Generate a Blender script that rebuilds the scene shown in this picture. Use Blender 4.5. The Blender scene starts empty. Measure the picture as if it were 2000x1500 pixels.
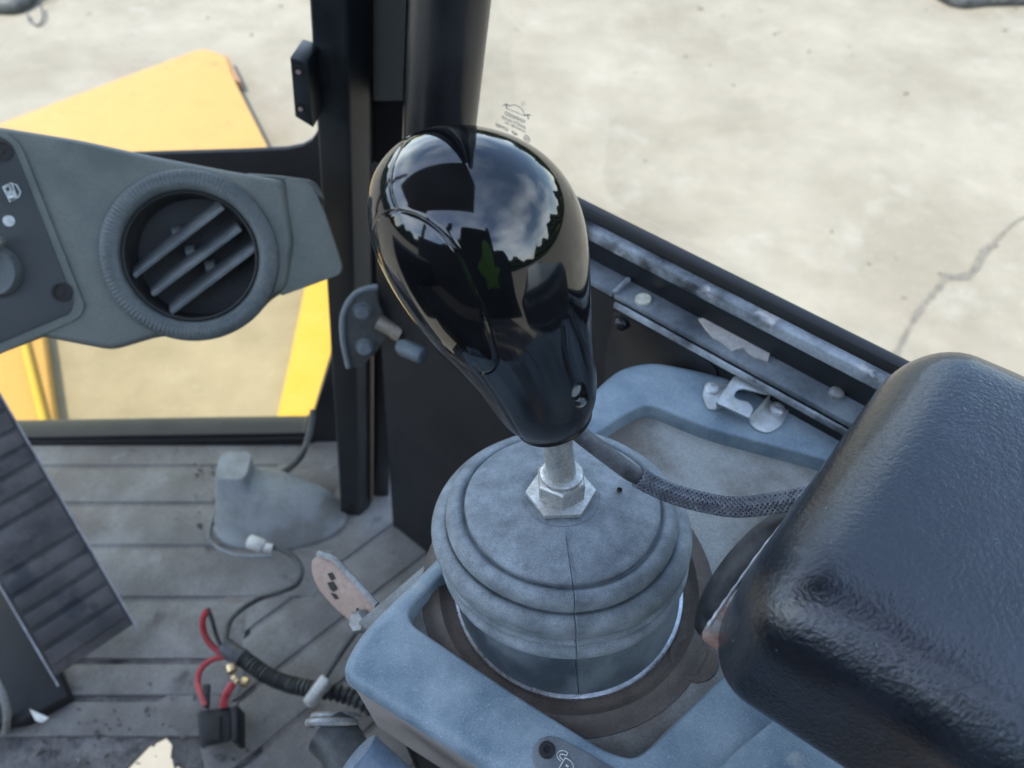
import bpy, bmesh, math, random
import numpy as np
from mathutils import Vector, Matrix
random.seed(4); rng = np.random.default_rng(4)
sc = bpy.context.scene; COL = sc.collection
rad = math.radians

# ------------------------------------------------------------------ camera
FPX, PITCH = 1505.0, rad(51)
SN, CS = math.sin(PITCH), math.cos(PITCH)
CAM = np.array([0, 0, .87]); CF = np.array([0, CS, -SN]); CU = np.array([0, SN, CS]); CR = np.array([1., 0, 0])
cd = bpy.data.cameras.new('camera'); cam = bpy.data.objects.new('camera', cd); COL.objects.link(cam)
cam.location = CAM; cam.rotation_euler = (math.pi/2-PITCH, 0, 0)
cd.sensor_width = 36; cd.lens = 36*FPX/2000; cd.clip_start = .01; cd.clip_end = 5000
cd.dof.use_dof = True; cd.dof.focus_distance = .262; cd.dof.aperture_fstop = 15
sc.camera = cam
# ------------------------------------------------------------------ world and sun
SUN_EL = rad(66); SDIR = Vector((-.9, -.43, 0)).normalized()
w = bpy.data.worlds.new('World'); sc.world = w; w.use_nodes = True
nt = w.node_tree; nt.nodes.clear()
sky = nt.nodes.new('ShaderNodeTexSky'); sky.sky_type = 'NISHITA'; sky.sun_disc = False
sky.sun_elevation = SUN_EL; sky.sun_rotation = math.atan2(SDIR.x, SDIR.y)
bg = nt.nodes.new('ShaderNodeBackground'); bg.inputs[1].default_value = .15
wo = nt.nodes.new('ShaderNodeOutputWorld')
sky.air_density = 1.0; sky.dust_density = .6; sky.ozone_density = 1.0
tg = nt.nodes.new('ShaderNodeTexCoord'); mpg = nt.nodes.new('ShaderNodeMapping'); mpg.inputs['Scale'].default_value = (1, 1, 2.2); mpg.inputs['Location'].default_value = (.35, .2, .1)
cn = nt.nodes.new('ShaderNodeTexNoise'); cn.inputs['Scale'].default_value = 1.7; cn.inputs['Detail'].default_value = 6; cn.inputs['Roughness'].default_value = .48
cr_ = nt.nodes.new('ShaderNodeMapRange'); cr_.inputs['From Min'].default_value = .40; cr_.inputs['From Max'].default_value = .72; cr_.inputs['To Max'].default_value = .95
cm_ = nt.nodes.new('ShaderNodeMix'); cm_.data_type = 'RGBA'; cm_.inputs[7].default_value = (10.4, 11.5, 12.4, 1)
nt.links.new(tg.outputs['Generated'], mpg.inputs[0]); nt.links.new(mpg.outputs[0], cn.inputs['Vector']); nt.links.new(cn.outputs['Fac'], cr_.inputs[0])
sx = nt.nodes.new('ShaderNodeSeparateXYZ'); zr = nt.nodes.new('ShaderNodeMapRange'); zr.inputs['From Min'].default_value = .30; zr.inputs['From Max'].default_value = .80; zr.inputs['To Min'].default_value = 1; zr.inputs['To Max'].default_value = .22
mm_ = nt.nodes.new('ShaderNodeMath'); mm_.operation = 'MULTIPLY'; nt.links.new(tg.outputs['Generated'], sx.inputs[0]); nt.links.new(sx.outputs['Z'], zr.inputs[0]); nt.links.new(zr.outputs[0], mm_.inputs[0]); nt.links.new(cr_.outputs[0], mm_.inputs[1])
nt.links.new(mm_.outputs[0], cm_.inputs[0]); nt.links.new(sky.outputs[0], cm_.inputs[6]); nt.links.new(cm_.outputs[2], bg.inputs[0]); nt.links.new(bg.outputs[0], wo.inputs[0])
sl = bpy.data.lights.new('sun', 'SUN'); sl.energy = 2.0; sl.angle = rad(.5); sl.color = (1, .92, .78)
so = bpy.data.objects.new('sun', sl); COL.objects.link(so); so.location = (0, 0, 8)
tosun = Vector((SDIR.x*math.cos(SUN_EL), SDIR.y*math.cos(SUN_EL), math.sin(SUN_EL)))
so.rotation_euler = tosun.to_track_quat('Z', 'Y').to_euler()
vs = sc.view_settings; sc.display_settings.display_device = 'sRGB'
vs.view_transform = 'Standard'; vs.look = 'None'; vs.gamma = 1; vs.exposure = 1.9; vs.use_curve_mapping = False

# ------------------------------------------------------------------ helpers
V = lambda *a: np.array(a, float)
def ray(px, py): return CR*((px-1000)/FPX) + CU*((750-py)/FPX) + CF
def atz(px, py, z): d = ray(px, py); return CAM + d*((z-CAM[2])/d[2])
def aty(px, py, y): d = ray(px, py); return CAM + d*(y/d[1])
def att(px, py, t): return CAM + ray(px, py)*t
def atp(px, py, P, n): d = ray(px, py); return CAM + d*(np.dot(P-CAM, n)/np.dot(d, n))
def project(P):
    v = np.asarray(P) - CAM; d = v@CF
    return np.stack([1000+FPX*(v@CR)/d, 750-FPX*(v@CU)/d], -1)
def unit(v): v = np.asarray(v, float); return v/np.linalg.norm(v)

def tag(o, label=None, cat=None, group=None, kind=None):
    if label: o['label'] = label
    if cat: o['category'] = cat
    if group: o['group'] = group
    if kind: o['kind'] = kind
    return o
def thing(name, base, label, cat, group=None):
    o = bpy.data.objects.new(name, None); o.empty_display_size = .02
    o.location = Vector(base); COL.objects.link(o)
    return tag(o, label, cat, group)
def origin(o):
    v = Vector((0, 0, 0))
    while o is not None: v += Vector(o.location); o = o.parent
    return np.array(v)
def obj(name, verts, faces, mat, parent=None, smooth=True, bevel=0, seg=2, auto=None, base=None):
    verts = np.asarray(verts, float)
    if parent is not None: off = origin(parent); loc = (0, 0, 0)
    else:
        if base is None: base = V(*(verts.mean(0)[:2]), verts[:, 2].min())
        off = np.asarray(base, float); loc = Vector(base)
    me = bpy.data.meshes.new(name); me.from_pydata((verts-off).tolist(), [], [list(map(int, f)) for f in faces])
    bm = bmesh.new(); bm.from_mesh(me); bmesh.ops.recalc_face_normals(bm, faces=bm.faces)
    if bevel:
        ed = [e for e in bm.edges if len(e.link_faces) == 2 and e.calc_face_angle(0) > .45]
        bmesh.ops.bevel(bm, geom=ed, offset=bevel, segments=seg, profile=.5, affect='EDGES', clamp_overlap=True)
    bm.to_mesh(me); bm.free()
    me.polygons.foreach_set('use_smooth', [smooth]*len(me.polygons))
    if smooth: me.set_sharp_from_angle(angle=auto if auto else rad(42))
    if mat: me.materials.append(mat)
    o = bpy.data.objects.new(name, me); COL.objects.link(o); o.location = loc
    if parent is not None: o.parent = parent
    return o
def loft(rings, closed=True, cap=(True, True), loop=False):
    n = len(rings[0]); vs_ = np.concatenate(rings); fs = []; m = len(rings)
    for i in range(m if loop else m-1):
        a, b = i*n, ((i+1) % m)*n
        for j in range(n if closed else n-1):
            k = (j+1) % n; fs.append((a+j, a+k, b+k, b+j))
    if not loop and closed:
        if cap[0]: fs.append(tuple(range(n-1, -1, -1)))
        if cap[1]: fs.append(tuple((m-1)*n+j for j in range(n)))
    return vs_, fs
def prism(poly, vec):
    p = np.asarray(poly, float); return loft([p, p+np.asarray(vec, float)])
def box(c, ux, uy, uz):   # centre, half-axis vectors
    c, ux, uy, uz = map(lambda q: np.asarray(q, float), (c, ux, uy, uz))
    p = [c+a*ux+b*uy-uz for a, b in ((-1, -1), (1, -1), (1, 1), (-1, 1))]
    return prism(p, 2*uz)
def catmull(P, k=10):
    P = [np.asarray(p, float) for p in P]; P = [2*P[0]-P[1]]+P+[2*P[-1]-P[-2]]; out = []
    for i in range(1, len(P)-2):
        for t in np.linspace(0, 1, k, endpoint=False):
            a, b, c, d = P[i-1:i+3]
            out.append(.5*(2*b+(c-a)*t+(2*a-5*b+4*c-d)*t*t+(3*b-a-3*c+d)*t**3))
    out.append(P[-2]); return np.array(out)
def frames(path):
    T = np.gradient(path, axis=0); T /= np.linalg.norm(T, axis=1)[:, None]
    u = np.cross(T[0], [0.1, .2, 1]); u /= np.linalg.norm(u); U = []
    for t in T:
        u = u-t*np.dot(u, t); u /= np.linalg.norm(u); U.append(u.copy())
    U = np.array(U); return T, U, np.cross(T, U)
def tube(path, r, n=10, k=8, smooth=True):
    p = catmull(path, k) if smooth else np.asarray(path, float)
    T, U, W = frames(p); a = np.linspace(0, 2*np.pi, n, endpoint=False)
    r = np.broadcast_to(r(np.linspace(0, 1, len(p))) if callable(r) else r, (len(p),))
    return loft([p[i]+r[i]*(np.cos(a)[:, None]*U[i]+np.sin(a)[:, None]*W[i]) for i in range(len(p))])
def lathe(c, axis, prof, n=48, up=None, angles=None):
    axis = unit(axis); u = np.cross(axis, up if up is not None else ([0, 1, 0.01] if abs(axis[1]) < .9 else [1, 0, 0])); u = unit(u); w_ = np.cross(axis, u)
    a = np.linspace(0, 2*np.pi, n, endpoint=False) if angles is None else angles
    ring = np.cos(a)[:, None]*u+np.sin(a)[:, None]*w_
    return loft([np.asarray(c)+axis*h+r*ring for r, h in prof])
def merge(parts):
    vs_, fs, o = [], [], 0
    for v, f in parts: vs_.append(np.asarray(v)); fs += [tuple(i+o for i in q) for q in f]; o += len(v)
    return np.concatenate(vs_), fs
def rounded(poly, r, k=5):
    P = [np.asarray(p, float) for p in poly]; out = []; n = len(P)
    for i in range(n):
        a, b, c = P[i-1], P[i], P[(i+1) % n]
        la, lc = np.linalg.norm(a-b), np.linalg.norm(c-b); d = min(r, la*.45, lc*.45)
        p, q = b+(a-b)/la*d, b+(c-b)/lc*d
        for t in np.linspace(0, 1, k): out.append((1-t)**2*p+2*t*(1-t)*b+t*t*q)
    return np.array(out)

# ------------------------------------------------------------------ materials
def M(name, col, rough=.5, dust=None, damt=.6, dscale=30, dlo=.4, dhi=.65, var=.25, fine=400, speck=None, bump=None, metal=0, spec=.5, coat=0, drough=.85, stain=None, bump2=None, aniso=None):
    m = bpy.data.materials.new(name); m.use_nodes = True; t = m.node_tree; N = t.nodes; L = t.links
    b = N['Principled BSDF']; tc = N.new('ShaderNodeTexCoord'); co = tc.outputs['Object']
    if aniso:
        mp = N.new('ShaderNodeMapping'); mp.inputs['Scale'].default_value = aniso; L.new(co, mp.inputs[0]); co = mp.outputs[0]
    def noise(s, det=6, ro=.6, off=0):
        n = N.new('ShaderNodeTexNoise'); n.inputs['Scale'].default_value = s; n.inputs['Detail'].default_value = det; n.inputs['Roughness'].default_value = ro
        if off:
            mm = N.new('ShaderNodeMapping'); mm.inputs['Location'].default_value = (off, off*.7, off*1.3); L.new(co, mm.inputs[0]); L.new(mm.outputs[0], n.inputs['Vector'])
        else: L.new(co, n.inputs['Vector'])
        return n.outputs['Fac']
    def ramp(src, lo, hi, a=0., bb=1.):
        r = N.new('ShaderNodeMapRange'); r.inputs['From Min'].default_value = lo; r.inputs['From Max'].default_value = hi
        r.inputs['To Min'].default_value = a; r.inputs['To Max'].default_value = bb; L.new(src, r.inputs[0]); return r.outputs[0]
    def mix(f, a, c2):
        x = N.new('ShaderNodeMix'); x.data_type = 'RGBA'
        if isinstance(f, (int, float)): x.inputs[0].default_value = f
        else: L.new(f, x.inputs[0])
        for i, q in ((6, a), (7, c2)):
            if isinstance(q, tuple): x.inputs[i].default_value = (*q, 1)
            else: L.new(q, x.inputs[i])
        return x.outputs[2]
    cur = tuple(col); rv = None
    if dust:
        f = ramp(noise(dscale, 8, .62), dlo, dhi, 0, damt); cur = mix(f, cur, tuple(dust)); rv = ramp(f, 0, 1, rough, drough)
    if stain:
        for k, (c2, s, lo, hi, amt) in enumerate(stain): cur = mix(ramp(noise(s, 7, .6, 3.1+k*2.7), lo, hi, 0, amt), cur, tuple(c2))
    if var:
        h = N.new('ShaderNodeHueSaturation'); cc = cur
        if isinstance(cc, tuple): h.inputs['Color'].default_value = (*cc, 1)
        else: L.new(cc, h.inputs['Color'])
        L.new(ramp(noise(fine, 4, .7, 1.7), .3, .7, 1-var, 1+var), h.inputs['Value']); cur = h.outputs[0]
    if speck:
        c2, s, lo, hi, amt = speck; cur = mix(ramp(noise(s, 2, .5, 5.3), lo, hi, 0, amt), cur, tuple(c2))
    if isinstance(cur, tuple): b.inputs['Base Color'].default_value = (*cur, 1)
    else: L.new(cur, b.inputs['Base Color'])
    if rv is not None: L.new(rv, b.inputs['Roughness'])
    else: b.inputs['Roughness'].default_value = rough
    b.inputs['Metallic'].default_value = metal; b.inputs['Specular IOR Level'].default_value = spec
    b.inputs['Coat Weight'].default_value = coat; b.inputs['Coat Roughness'].default_value = .05
    if bump:
        s, st, dist = bump; bn = N.new('ShaderNodeBump'); bn.inputs['Strength'].default_value = st; bn.inputs['Distance'].default_value = dist
        L.new(noise(s, 3, .6, 2.2), bn.inputs['Height']); L.new(bn.outputs[0], b.inputs['Normal'])
        if bump2:
            s, st, dist = bump2; b2 = N.new('ShaderNodeBump'); b2.inputs['Strength'].default_value = st; b2.inputs['Distance'].default_value = dist
            L.new(noise(s, 2, .5, 7.7), b2.inputs['Height']); L.new(bn.outputs[0], b2.inputs['Normal']); L.new(b2.outputs[0], b.inputs['Normal'])
    return m

BLACK = M('black_paint', (.006, .0068, .0085), .3, dust=(.035, .038, .042), damt=.35, dscale=18, dlo=.45, dhi=.75, var=.2, fine=300, bump=(500, .08, .001))
BLACKM = M('black_matte', (.006, .0065, .0075), .65, dust=(.018, .019, .021), damt=.5, dscale=14, var=.2)
RUBBER = M('black_rubber', (.007, .0072, .008), .6, var=.2)
KNOB = M('gloss_black_plastic', (.0035, .0038, .0045), .05, dust=(.018, .020, .024), damt=.35, dscale=45, dlo=.45, dhi=.80, var=.1, drough=.28, spec=.72, speck=(( .2, .21, .22), 2600, .76, .80, .35))
def lower_dust(m, z0, z1, r1):
    t = m.node_tree; b = t.nodes['Principled BSDF']; L = t.links; src = b.inputs['Roughness'].links[0].from_socket
    tc = t.nodes.new('ShaderNodeTexCoord'); sx = t.nodes.new('ShaderNodeSeparateXYZ'); L.new(tc.outputs['Object'], sx.inputs[0])
    n = t.nodes.new('ShaderNodeTexNoise'); n.inputs['Scale'].default_value = 45; n.inputs['Detail'].default_value = 6; L.new(tc.outputs['Object'], n.inputs['Vector'])
    ad = t.nodes.new('ShaderNodeMath'); ad.operation = 'MULTIPLY_ADD'; ad.inputs[1].default_value = .05; L.new(n.outputs['Fac'], ad.inputs[0]); L.new(sx.outputs['Z'], ad.inputs[2])
    r = t.nodes.new('ShaderNodeMapRange'); r.interpolation_type = 'SMOOTHSTEP'; r.inputs['From Min'].default_value = z1+.025; r.inputs['From Max'].default_value = z0+.025; L.new(ad.outputs[0], r.inputs[0])
    mx = t.nodes.new('ShaderNodeMix'); mx.inputs[3].default_value = r1; L.new(r.outputs[0], mx.inputs[0]); L.new(src, mx.inputs[2]); L.new(mx.outputs[0], b.inputs['Roughness'])
lower_dust(KNOB, .118, .158, .30)
KNOBM = M('satin_black_plastic', (.006, .0065, .008), .30, dust=(.03, .032, .036), damt=.3, dscale=60, dlo=.45, dhi=.7, var=.2, spec=.5, speck=((.3, .31, .32), 2200, .70, .76, .6), bump=(2600, .06, .0004))
BOOT = M('dusty_rubber', (.082, .098, .112), .62, dust=(.30, .338, .362), damt=.85, dscale=110, dlo=.26, dhi=.76, var=.3, fine=1800, speck=((.42, .43, .44), 2600, .58, .72, .35), bump=(2500, .12, .0006), stain=[((.075, .083, .095), 45, .56, .74, .5), ((.40, .42, .44), 130, .62, .76, .4)])
ZINC = M('zinc_metal', (.52, .52, .50), .42, dust=(.36, .35, .32), damt=.6, dscale=160, dlo=.42, dhi=.6, var=.25, fine=900, metal=.75, drough=.7)
CHROME = M('bright_metal', (.62, .64, .65), .25, dust=(.3, .3, .28), damt=.3, dscale=120, metal=.95)
CONS = M('console_plastic', (.112, .163, .205), .38, dust=(.285, .345, .382), damt=.75, dscale=45, dlo=.34, dhi=.68, var=.22, fine=1500, speck=((.50, .53, .55), 1100, .62, .76, .36), bump=(2300, .10, .0006), stain=[((.36, .37, .34), 55, .66, .74, .5)])
CONSBOUNCE = M('console_side_bounce_lit', (.30, .27, .255), .55, dust=(.42, .385, .36), damt=.5, dscale=60, var=.3, fine=1800, speck=((.45, .42, .4), 2000, .6, .7, .4), bump=(1900, .25, .0008))  # console side plastic with warm bounce light put into its colour
TRAY = M('console_tray_plastic', (.30, .31, .295), .7, dust=(.125, .105, .085), damt=.85, dscale=16, dlo=.40, dhi=.58, var=.3, fine=1500, speck=((.4, .38, .35), 2200, .66, .72, .5), bump=(1800, .12, .0006), stain=[((.42, .42, .40), 46, .64, .72, .6)])
TRAYRIM = M('brown_dirt_rubber', (.085, .068, .055), .75, dust=(.16, .13, .11), damt=.6, dscale=60, var=.35, fine=1500, speck=((.3, .27, .25), 2200, .68, .74, .5))
DASH = M('dash_plastic', (.088, .100, .088), .46, dust=(.185, .190, .160), damt=.7, dscale=18, dlo=.38, dhi=.66, var=.18, fine=900, bump=(1500, .06, .0006))
DASHD = M('dash_face_plastic', (.022, .027, .027), .45, dust=(.06, .062, .06), damt=.5, dscale=22, var=.15, fine=700)
VENT = M('vent_plastic', (.070, .082, .08), .42, dust=(.15, .158, .145), damt=.55, dscale=30, var=.18)
DARKHOLE = M('dark_plastic', (.008, .008, .008), .7, dust=(.03, .025, .018), damt=.5, dscale=40)
WHITEP = M('white_print', (.5, .52, .5), .6, dust=(.25, .26, .25), damt=.5, dscale=200)
CONC = M('concrete', (.172, .155, .119), .9, dust=(.226, .207, .165), damt=.9, dscale=1.5, dlo=.38, dhi=.62, var=.07, fine=9, bump=(40, .10, .004), speck=((.28, .27, .24), 60, .66, .72, .4),
         stain=[((.165, .125, .075), 1.1, .60, .74, .4), ((.145, .135, .108), 2.2, .58, .74, .45), ((.20, .16, .135), 1.7, .58, .74, .35), ((.26, .25, .22), 3.2, .60, .72, .5), ((.13, .115, .09), 16, .70, .75, .3)])
CRACK = M('crack_dirt', (.105, .098, .083), .95, dust=(.155, .143, .118), damt=.8, dscale=14, var=.2, fine=80)
YEL = M('yellow_paint', (.355, .208, .052), .6, dust=(.34, .212, .068), damt=.6, dscale=12, dlo=.4, dhi=.65, var=.07, fine=60, stain=[((.17, .10, .045), 12, .64, .72, .55), ((.30, .18, .05), 4, .55, .70, .6)], bump=(20, .05, .004))
YEL2 = M('bright_yellow_paint', (.36, .245, .022), .5, dust=(.36, .265, .06), damt=.5, dscale=9, var=.05)
RUST = M('rusty_edge', (.20, .11, .055), .85, dust=(.33, .22, .13), damt=.6, dscale=60, var=.3)
WORN = M('worn_grey_paint', (.03, .034, .04), .36, dust=(.36, .40, .43), damt=.75, dscale=26, dlo=.42, dhi=.58, var=.2, fine=500, aniso=(1, 1, 1), stain=[((.50, .47, .44), 40, .60, .66, .8)])
LEDGE = M('ledge_grey_paint', (.055, .066, .08), .4, dust=(.22, .25, .27), damt=.65, dscale=22, dlo=.42, dhi=.66, var=.2, fine=400)
BARE = M('bare_primer_patch', (.42, .37, .33), .7, dust=(.34, .36, .37), damt=.6, dscale=70, var=.2, stain=[((.30, .10, .06), 150, .60, .68, .8)])
PUTTY = M('pale_spot', (.45, .44, .36), .7, dust=(.55, .53, .42), damt=.5, dscale=150)
LEATHER = M('black_leather', (.007, .0095, .014), .21, dust=(.030, .040, .053), damt=.6, dscale=28, dlo=.45, dhi=.72, var=.15, fine=600, bump=(900, .42, .0008), bump2=(240, .08, .0010), drough=.3, spec=.7, coat=.15, speck=((.3, .33, .36), 480, .74, .78, .35))
MATRUB = M('floor_mat_rubber', (.138, .126, .112), .7, dust=(.285, .278, .262), damt=.9, dscale=8, dlo=.34, dhi=.62, var=.18, fine=320, stain=[((.145, .125, .108), 10, .48, .68, .8), ((.05, .048, .046), 26, .60, .72, .65), ((.36, .38, .39), 11, .62, .72, .6)], bump=(300, .15, .002))
FLOORD = M('dirty_floor', (.075, .068, .062), .8, dust=(.21, .195, .185), damt=.85, dscale=15, dlo=.38, dhi=.62, var=.3, fine=260, stain=[((.035, .035, .04), 30, .54, .66, .8), ((.34, .36, .39), 20, .62, .70, .6)], bump=(200, .3, .003))
DUCT = M('dusty_white_duct', (.24, .26, .265), .55, dust=(.17, .165, .15), damt=.8, dscale=26, dlo=.42, dhi=.62, var=.15)
PEDAL = M('pedal_rubber', (.050, .048, .048), .6, dust=(.13, .12, .12), damt=.7, dscale=22, dlo=.45, dhi=.66, var=.2, stain=[((.02, .024, .032), 18, .55, .64, .8)])
STEELEDGE = M('worn_steel_edge', (.42, .42, .43), .4, metal=.6, dust=(.2, .2, .21), damt=.6, dscale=40)
TAN = M('tan_painted_plate', (.33, .235, .18), .6, dust=(.26, .19, .15), damt=.6, dscale=60, var=.15)
GREYM = M('grey_metal', (.28, .29, .29), .45, metal=.5, dust=(.2, .19, .17), damt=.6, dscale=60)
REDW = M('red_wire_insulation', (.42, .035, .045), .45, dust=(.3, .12, .12), damt=.4, dscale=60)
BLKW = M('black_cable_sheath', (.022, .024, .025), .45, dust=(.13, .14, .13), damt=.6, dscale=40)
WHITEC = M('white_connector_plastic', (.62, .62, .57), .5, dust=(.42, .41, .36), damt=.5, dscale=60)
BRASS = M('brass_metal', (.65, .48, .26), .35, metal=.9)
BRAID = M('braided_nylon', (.085, .092, .11), .5, dust=(.19, .205, .235), damt=.7, dscale=200, var=.25, fine=2000)
SLEEVE = M('heat_shrink', (.035, .037, .042), .42, dust=(.14, .145, .15), damt=.7, dscale=90, dlo=.42, dhi=.64, speck=((.3, .3, .3), 1500, .66, .72, .5))
LINER = M('shade_roof_grey', (.10, .10, .10), .8)
HOSE = M('dark_hose', (.02, .021, .024), .5, dust=(.09, .09, .095), damt=.6, dscale=80)
BLUEP = M('blue_grey_plastic', (.10, .14, .19), .4, dust=(.2, .23, .26), damt=.4, dscale=60)
def glass(name, tint, gloss=1.0):
    m = bpy.data.materials.new(name); m.use_nodes = True; t = m.node_tree; N = t.nodes; N.clear(); L = t.links
    tr = N.new('ShaderNodeBsdfTransparent'); tr.inputs[0].default_value = (*tint, 1)
    gl = N.new('ShaderNodeBsdfGlossy'); gl.inputs['Roughness'].default_value = .02
    fr = N.new('ShaderNodeFresnel'); fr.inputs['IOR'].default_value = 1.45
    mu = N.new('ShaderNodeMath'); mu.operation = 'MULTIPLY'; mu.inputs[1].default_value = .10*gloss
    mx = N.new('ShaderNodeMixShader'); o = N.new('ShaderNodeOutputMaterial')
    L.new(fr.outputs[0], mu.inputs[0]); L.new(mu.outputs[0], mx.inputs[0]); L.new(tr.outputs[0], mx.inputs[1]); L.new(gl.outputs[0], mx.inputs[2]); L.new(mx.outputs[0], o.inputs[0])
    return m
GLASS = glass('window_glass', (.98, .985, .97)); GLASSY = glass('bounce_tint_glass', (1, .95, .80))  # yellow bounce light outside is put into the lower pane's tint

# ------------------------------------------------------------------ ground outside
GZ = -1.2
def sheet(x0, x1, y0, y1, z): return [V(x0, y0, z), V(x1, y0, z), V(x1, y1, z), V(x0, y1, z)], [(0, 1, 2, 3)]
g = obj('ground', *sheet(-900, 900, -900, 900, GZ), CONC, base=(0, 0, GZ)); tag(g, 'pale sunlit concrete yard outside the cab windows', kind='structure')
def strip(pts, ws, z):
    P = np.array([atz(x, y, z) for x, y in pts]); P = catmull(P, 6)
    W = np.interp(np.linspace(0, 1, len(P)), np.linspace(0, 1, len(ws)), ws)*(1+.35*rng.standard_normal(len(P)).clip(-1.5, 1.5))
    T = np.gradient(P, axis=0); n = np.stack([-T[:, 1], T[:, 0], 0*T[:, 0]], 1); n /= np.linalg.norm(n, axis=1)[:, None]
    vs_ = np.concatenate([P+n*W[:, None], P-n*W[:, None]]); k = len(P)
    return vs_, [(i, i+1, k+i+1, k+i) for i in range(k-1)]
obj('crack', *strip([(1740, 715), (1768, 655), (1800, 600), (1838, 556), (1850, 535)], [.012, .010, .008, .011, .018], GZ+.004), CRACK, g)
obj('crack', *strip([(1832, 532), (1862, 540), (1895, 535), (1920, 505), (1945, 470), (1985, 432), (2010, 422)], [.006, .015, .012, .008, .007, .004, .003], GZ+.005), CRACK, g)
obj('crack', *strip([(1895, 530), (1925, 485), (1950, 478)], [.003, .012, .004], GZ+.006), CRACK, g)
pb = []
for k in range(90):
    p = V(rng.uniform(-2.6, 3.2), rng.uniform(1.8, 5.2), GZ); q = rng.standard_normal((5, 3))*rng.uniform(.003, .010)*V(1, 1, .5)
    pb.append((p+q+V(0, 0, .004), [(0, 1, 2), (0, 2, 3), (0, 1, 3), (1, 2, 3), (0, 1, 4), (1, 2, 4), (0, 2, 4)]))
v, f = merge(pb); t = obj('gravel_specks', v, f, M('pebble_grey', (.12, .11, .09), .9, var=.3, fine=30), smooth=False); tag(t, 'small loose pebbles scattered on the concrete', kind='stuff')
# distant tree line out of view, added for the knob to reflect
na, nz = 420, 9; tl_v = []
for k in range(nz):
    for i in range(na):
        a = 2*math.pi*i/na; h = 5.5+2.2*math.sin(5*a+1)+1.4*math.sin(13*a)+1.0*math.sin(31*a+2)+rng.uniform(-.5, .5)
        r = 34+3*math.sin(7*a)+rng.uniform(-.9, .9)+1.5*math.sin(k*2.2+11*a); tl_v.append((r*math.cos(a), r*math.sin(a), GZ+h*k/(nz-1)))
tl_f = [(k*na+i, k*na+(i+1) % na, (k+1)*na+(i+1) % na, (k+1)*na+i) for k in range(nz-1) for i in range(na)]
t = obj('reflected_tree_line', tl_v, tl_f, M('far_foliage', (.05, .075, .03), .9, dust=(.09, .11, .05), damt=.8, dscale=1.2, var=.3, fine=5), smooth=False, base=(0, 0, GZ)); tag(t, 'far line of green trees out of view, added for the knob reflection', kind='stuff')
# yellow machine parts outside
t = thing('yellow_plate', (-1.2, 2.2, -1.05), 'wide yellow painted steel plate with rust flecks, beyond the dashboard', 'steel plate')
YZ = -1.13
pl = [atz(*p, YZ) for p in ((-160, 300), (395, 93), (440, 108), (455, 150), (525, 290), (600, 440), (-100, 440))]
obj('top_sheet', *prism(rounded(pl, .05), (0, 0, -.02)), YEL, t, bevel=.006)
obj('rusty_corner', *prism([atz(*p, YZ-.012) for p in ((392, 100), (446, 110), (470, 160), (440, 150))], (0, 0, -.05)), RUST, t)
for nm, pts, z, m, lb in (('yellow_beam', ((-200, 560), (72, 560), (112, 860), (160, 1000), (-200, 1000)), -1.14, YEL2, 'yellow steel beam behind the ribbed pedal'),
                          ('yellow_beam', ((602, 520), (700, 520), (700, 960), (505, 960), (560, 720)), -1.14, YEL2, 'yellow steel beam close beside the black corner pillar')):
    q = thing(nm, atz(*pts[0], z), lb, 'steel beam', 'yellow beams seen through the lower front window')
    P = [atz(*p, z) for p in pts]
    obj('web', *prism(P, (0, 0, -.05)), YEL if 'pedal' in lb else m, q, bevel=.012, seg=3)
    if 'pedal' in lb:
        a, b_ = atz(20, 560, z+.012), atz(130, 1000, z+.012)
        obj('edge_bead', *tube([a, (a+b_)/2, b_], .014, 10), YEL2, q)
# wire coil and dark thing on the ground
t = thing('wire_coil', atz(50, 0, GZ), 'tangled coil of dark wire lying on the concrete', 'wire coil')
for k in range(7):
    c = atz(40+rng.uniform(-22, 30), -6+rng.uniform(-22, 8), GZ+.03); R0 = rng.uniform(.06, .13)
    obj('loop', *tube([c+V(R0*math.cos(a)*1.2, R0*math.sin(a), .012*math.sin(3*a+k)) for a in np.linspace(0, 6.0, 12)], .006, 6, 4), BLKW, t)
obj('hose', *tube([atz(-120, 20, GZ+.04), atz(-20, 10, GZ+.04), atz(40, 4, GZ+.04), atz(90, -60, GZ+.04)], .045, 10), BLKW, t)
obj('loop', *tube([atz(54, 28, GZ+.02), atz(60, 42, GZ+.01), atz(76, 49, GZ+.01), atz(84, 32, GZ+.02), atz(80, 10, GZ+.03)], .006, 6), BLKW, t)
t = obj('ground_hose', *tube([atz(1830, -22, GZ+.03), atz(1875, 0, GZ+.03), atz(1940, -4, GZ+.03), atz(2100, -6, GZ+.03)], .05, 10), BLKW); tag(t, 'dark hose on the concrete at the far right edge of the yard', 'hose')

# ------------------------------------------------------------------ cab shell
RN = unit((.64, .77, 0)); RR = unit((.77, -.64, 0)); S0 = V(.037, .351, 0)
S0 = S0-RN*np.dot(S0, RN)
def rail(s, n, z): return S0+RR*s+RN*n+V(0, 0, z)
def railbox(s0, s1, n0, n1, z0, z1): return prism([rail(s0, n0, z0), rail(s0, n1, z0), rail(s0, n1, z1), rail(s0, n0, z1)], RR*(s1-s0))
SA, SB = -.115, .75
fl = [V(-.95, .62, 0), V(-.05, .62, 0), rail(SA, .272, 0), rail(SB, .272, 0), V(.3, -.8, 0), V(-.3, -.8, 0), V(-.33, .1, 0)]
fl += [atz(*p, 0) for p in ((420, 1560), (354, 1502), (333, 1480), (336, 1455), (322, 1439), (288, 1456), (246, 1500), (205, 1535))] + [V(-.95, .165, 0)]
floor = obj('cab_floor', *prism(fl, (0, 0, -.006)), FLOORD, smooth=False); tag(floor, 'dusty grey cab floor under the pedals and wiring', kind='structure')
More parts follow.
